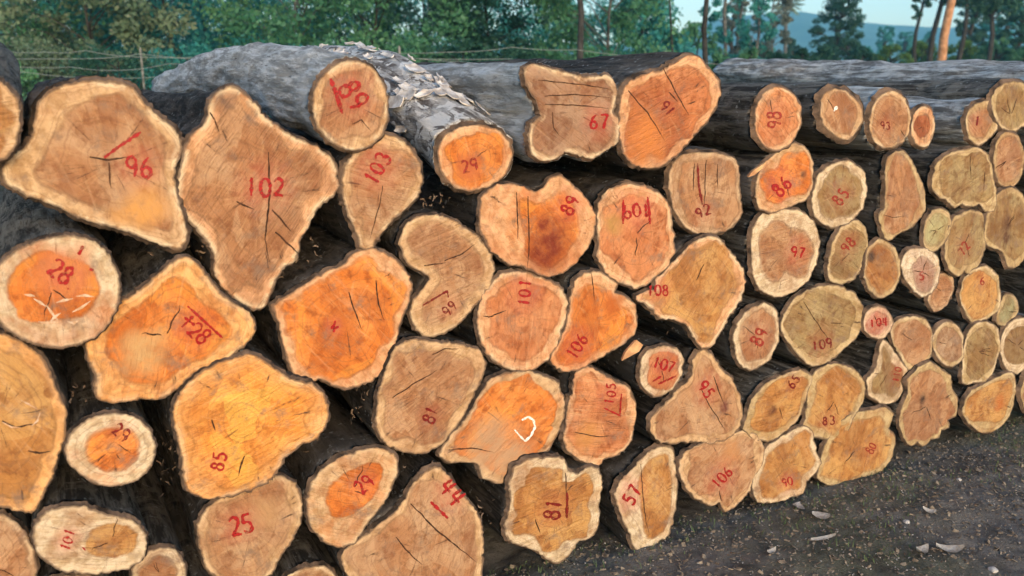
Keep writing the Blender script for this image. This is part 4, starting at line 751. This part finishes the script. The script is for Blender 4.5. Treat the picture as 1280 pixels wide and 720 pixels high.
def far_tree(label, px, y_top, Y, wpx, fol, shape, seed, y0=None, name='distant_tree', cat='tree', group='distant trees before the blue hills', ncl=60, **k):
    h = 1.7 + (88 - y_top) * Y / 1141
    return tree(name, label, px, Y, h, wpx / 2 * Y / 1141, FOL[fol], TRK, ncl=int(ncl * 1.7), nl=100, ls=max(.09, Y * .0024), z0=.10, tr=.004 * Y, cat=cat, group=group, seed=seed, shape=shape, clr=.42, trunk_top=.9, **k)
far_tree('full bushy tree standing alone against the hills', 1044, -14, 48, 66, 'dark', 'round', 41, ncl=110)
far_tree('skirt of dark bush at the foot of the lone bushy tree', 1058, 52, 45, 60, 'dark', 'puff', 42)
far_tree('small feathery tree left of the lone bushy tree', 988, 50, 70, 26, 'dark', 'round', 43)
far_tree('tiny layered tree before the hills, right of the lone bushy tree', 1103, 36, 110, 26, 'teal', 'flat', 44)
far_tree('second tiny layered tree before the hills', 1129, 42, 115, 22, 'teal', 'flat', 45)
far_tree('hazy small tree behind the orange-brown trunk', 1155, 42, 120, 22, 'teal', 'round', 46)
far_tree('spiky dark tree right of the orange-brown trunk', 1226, 2, 60, 46, 'dark', 'column', 47)
far_tree('tall dark conifer-like tree at the right edge', 1272, -40, 40, 56, 'dark', 'skirt', 48, ncl=110)
bare('slender_tree', 'dark trunk with a tuft half way up, left of the orange-brown trunk', 1142, 40, 6.2, .13, TRK, seed=61, z0=.62, cw=.5, ncl=12, ls=.16)
bare('slender_tree', 'dark leaning trunk just left of the orange-brown trunk', 1160, 36, 7, .16, TRK, seed=62, z0=.62, cw=1.4, lean=.12, ls=.16, ncl=26)
bare('slender_tree', 'thick orange-brown trunk rising straight up', 1180, 15, 7, .090, TRO, seed=63, z0=.8, cw=1.2, ncl=22, trunk_top=1.0)
bare('slender_tree', 'dark trunk just right of the orange-brown trunk', 1197, 34, 7, .12, TRK, seed=64, z0=.58, cw=1.3, ncl=34, ls=.16)
bare('slender_tree', 'dark slim trunk under overhanging leaves at the right', 1232, 30, 6.5, .11, TRK, seed=65, z0=.55, cw=1.5, ncl=44, ls=.14)
for i, (px, yt, Y, wpx, fo, sh, lab) in enumerate([(914, -10, 34, 44, 'teal', 'round', 'hazy tree behind the ragged trees, above the dark log body'), (1210, -20, 46, 50, 'dark', 'flat', 'dark overhanging crown between the two right-hand trunks'), (1250, -10, 55, 50, 'teal', 'round', 'hazy blue-green tree in front of the right hills'), (1290, 5, 50, 50, 'dark', 'round', 'dark bushy tree cut by the right edge'), (1082, 60, 90, 30, 'teal', 'puff', 'small hazy bush right of the lone bushy tree'), (955, 46, 60, 30, 'teal', 'round', 'small hazy tree at the foot of the palm')]):
    far_tree(lab, px, yt, Y, wpx, fo, sh, 90 + i)
GH = 'hedge bushes on the horizon at the right'
hd = [(968, 74, 30, 60, 'dark', 'dark bush at the left end of the hedge line'), (1000, 70, 28, 60, 'dark', 'dark rounded bush below the lone bushy tree'), (1030, 66, 30, 60, 'dark', 'dark bush right under the lone bushy tree'), (1075, 70, 32, 50, 'dark', 'bush where the dark hedge turns green'), (1112, 66, 40, 60, 'bright', 'bright green bush left of the tufted trunk'),
      (1152, 62, 42, 60, 'bright', 'bright green bush behind the leaning trunk'), (1200, 60, 40, 60, 'bright', 'bright green bush right of the orange-brown trunk'), (1242, 58, 38, 60, 'green', 'mid-green bush near the right edge'), (1285, 58, 36, 60, 'green', 'green bush cut by the right edge'), (935, 70, 20, 50, 'green', 'green bush above the dark body of the log painted 98'), (1330, 60, 38, 60, 'green', 'green bush beyond the right edge'), (905, 78, 24, 50, 'dark', 'low dark bush behind the log painted 91')]
for i, (px, yt, Y, wpx, fo, lab) in enumerate(hd): far_tree(lab, px, yt - 7, Y, wpx, fo, 'puff', 70 + i, name='hedge_bush', cat='bush', group=GH, ncl=50)

# ------------------------------------------------------------------ wire fence behind the pile
WIRE = simple_mat('galvanised_wire', (.20, .25, .25), (.14, .17, .17), 20, rough=.5); POST = simple_mat('weathered_post', (.20, .21, .20), (.10, .11, .10), 16, .7)
fence = empty('wire_fence', at(300, 88, 8.5) * 1); fence.location.z = 0; tag(fence, 'sagging wire fence strung behind the log pile on thin posts', 'fence')
FO = fence.location.copy()
def wire(pts, r=.0030):
    v, f = [], []; P = []
    for (a, b), (c, d) in zip(pts[:-1], pts[1:]):
        for k in range(8):
            t = k / 8; P.append(at(a + (c - a) * t, 88, 8.5 + .0 * t) * 1); P[-1].z = 1.7 + (88 - (b + (d - b) * t)) * 8.5 / 1141 - .012 * math.sin(math.pi * t)
    q = at(pts[-1][0], 88, 8.5); q.z = 1.7 + (88 - pts[-1][1]) * 8.5 / 1141; P.append(q)
    P = [p - FO for p in P]; tube(v, f, P, [r] * len(P), 5); mesh_obj('wire', v, f, WIRE, fence, True)
for w_ in ([(-200,62),(0,64),(60,66),(110,64),(178,72),(290,70),(430,66),(560,66),(640,60),(720,63),(836,74),(960,84)], [(-200,80),(0,82),(90,84),(150,88),(210,80),(330,76),(480,68),(580,78),(650,84),(836,90)], [(-200,92),(30,90),(130,98),(240,92),(400,86),(560,84),(720,92)],
           [(-200,70),(100,74),(178,68),(300,77),(480,72),(640,74)]): wire(w_)
for px, yt in ((-140, 55), (178, 60), (500, 58), (836, 66)):
    v, f = [], []; P = at(px, 88, 8.55); zt = 1.7 + (88 - yt) * 8.55 / 1141; tube(v, f, [Vector((P.x, P.y, z)) - FO for z in (-.2, .6, 1.2, zt - .02, zt)], [.014, .013, .012, .012, .005], 8); mesh_obj('post', v, f, POST, fence, True)

# ------------------------------------------------------------------ air
def haze():
    x0, x1, y0, y1, z0, z1 = -3100, 3100, -60, 1360, -8, 130
    v = [(x, y, z) for x in (x0, x1) for y in (y0, y1) for z in (z0, z1)]
    f = [(0, 1, 3, 2), (4, 6, 7, 5), (0, 4, 5, 1), (2, 3, 7, 6), (0, 2, 6, 4), (1, 5, 7, 3)]
    m = bpy.data.materials.new('air'); m.use_nodes = True; t = m.node_tree; t.nodes.clear(); o = t.nodes.new('ShaderNodeOutputMaterial'); p = t.nodes.new('ShaderNodeVolumePrincipled')
    p.inputs['Color'].default_value = (.34, .80, 1, 1); p.inputs['Density'].default_value = .0009; p.inputs['Anisotropy'].default_value = .2; t.links.new(p.outputs[0], o.inputs['Volume'])
    tag(mesh_obj('haze', v, f, m), 'pale blue distant haze', 'haze', kind='stuff')
haze()
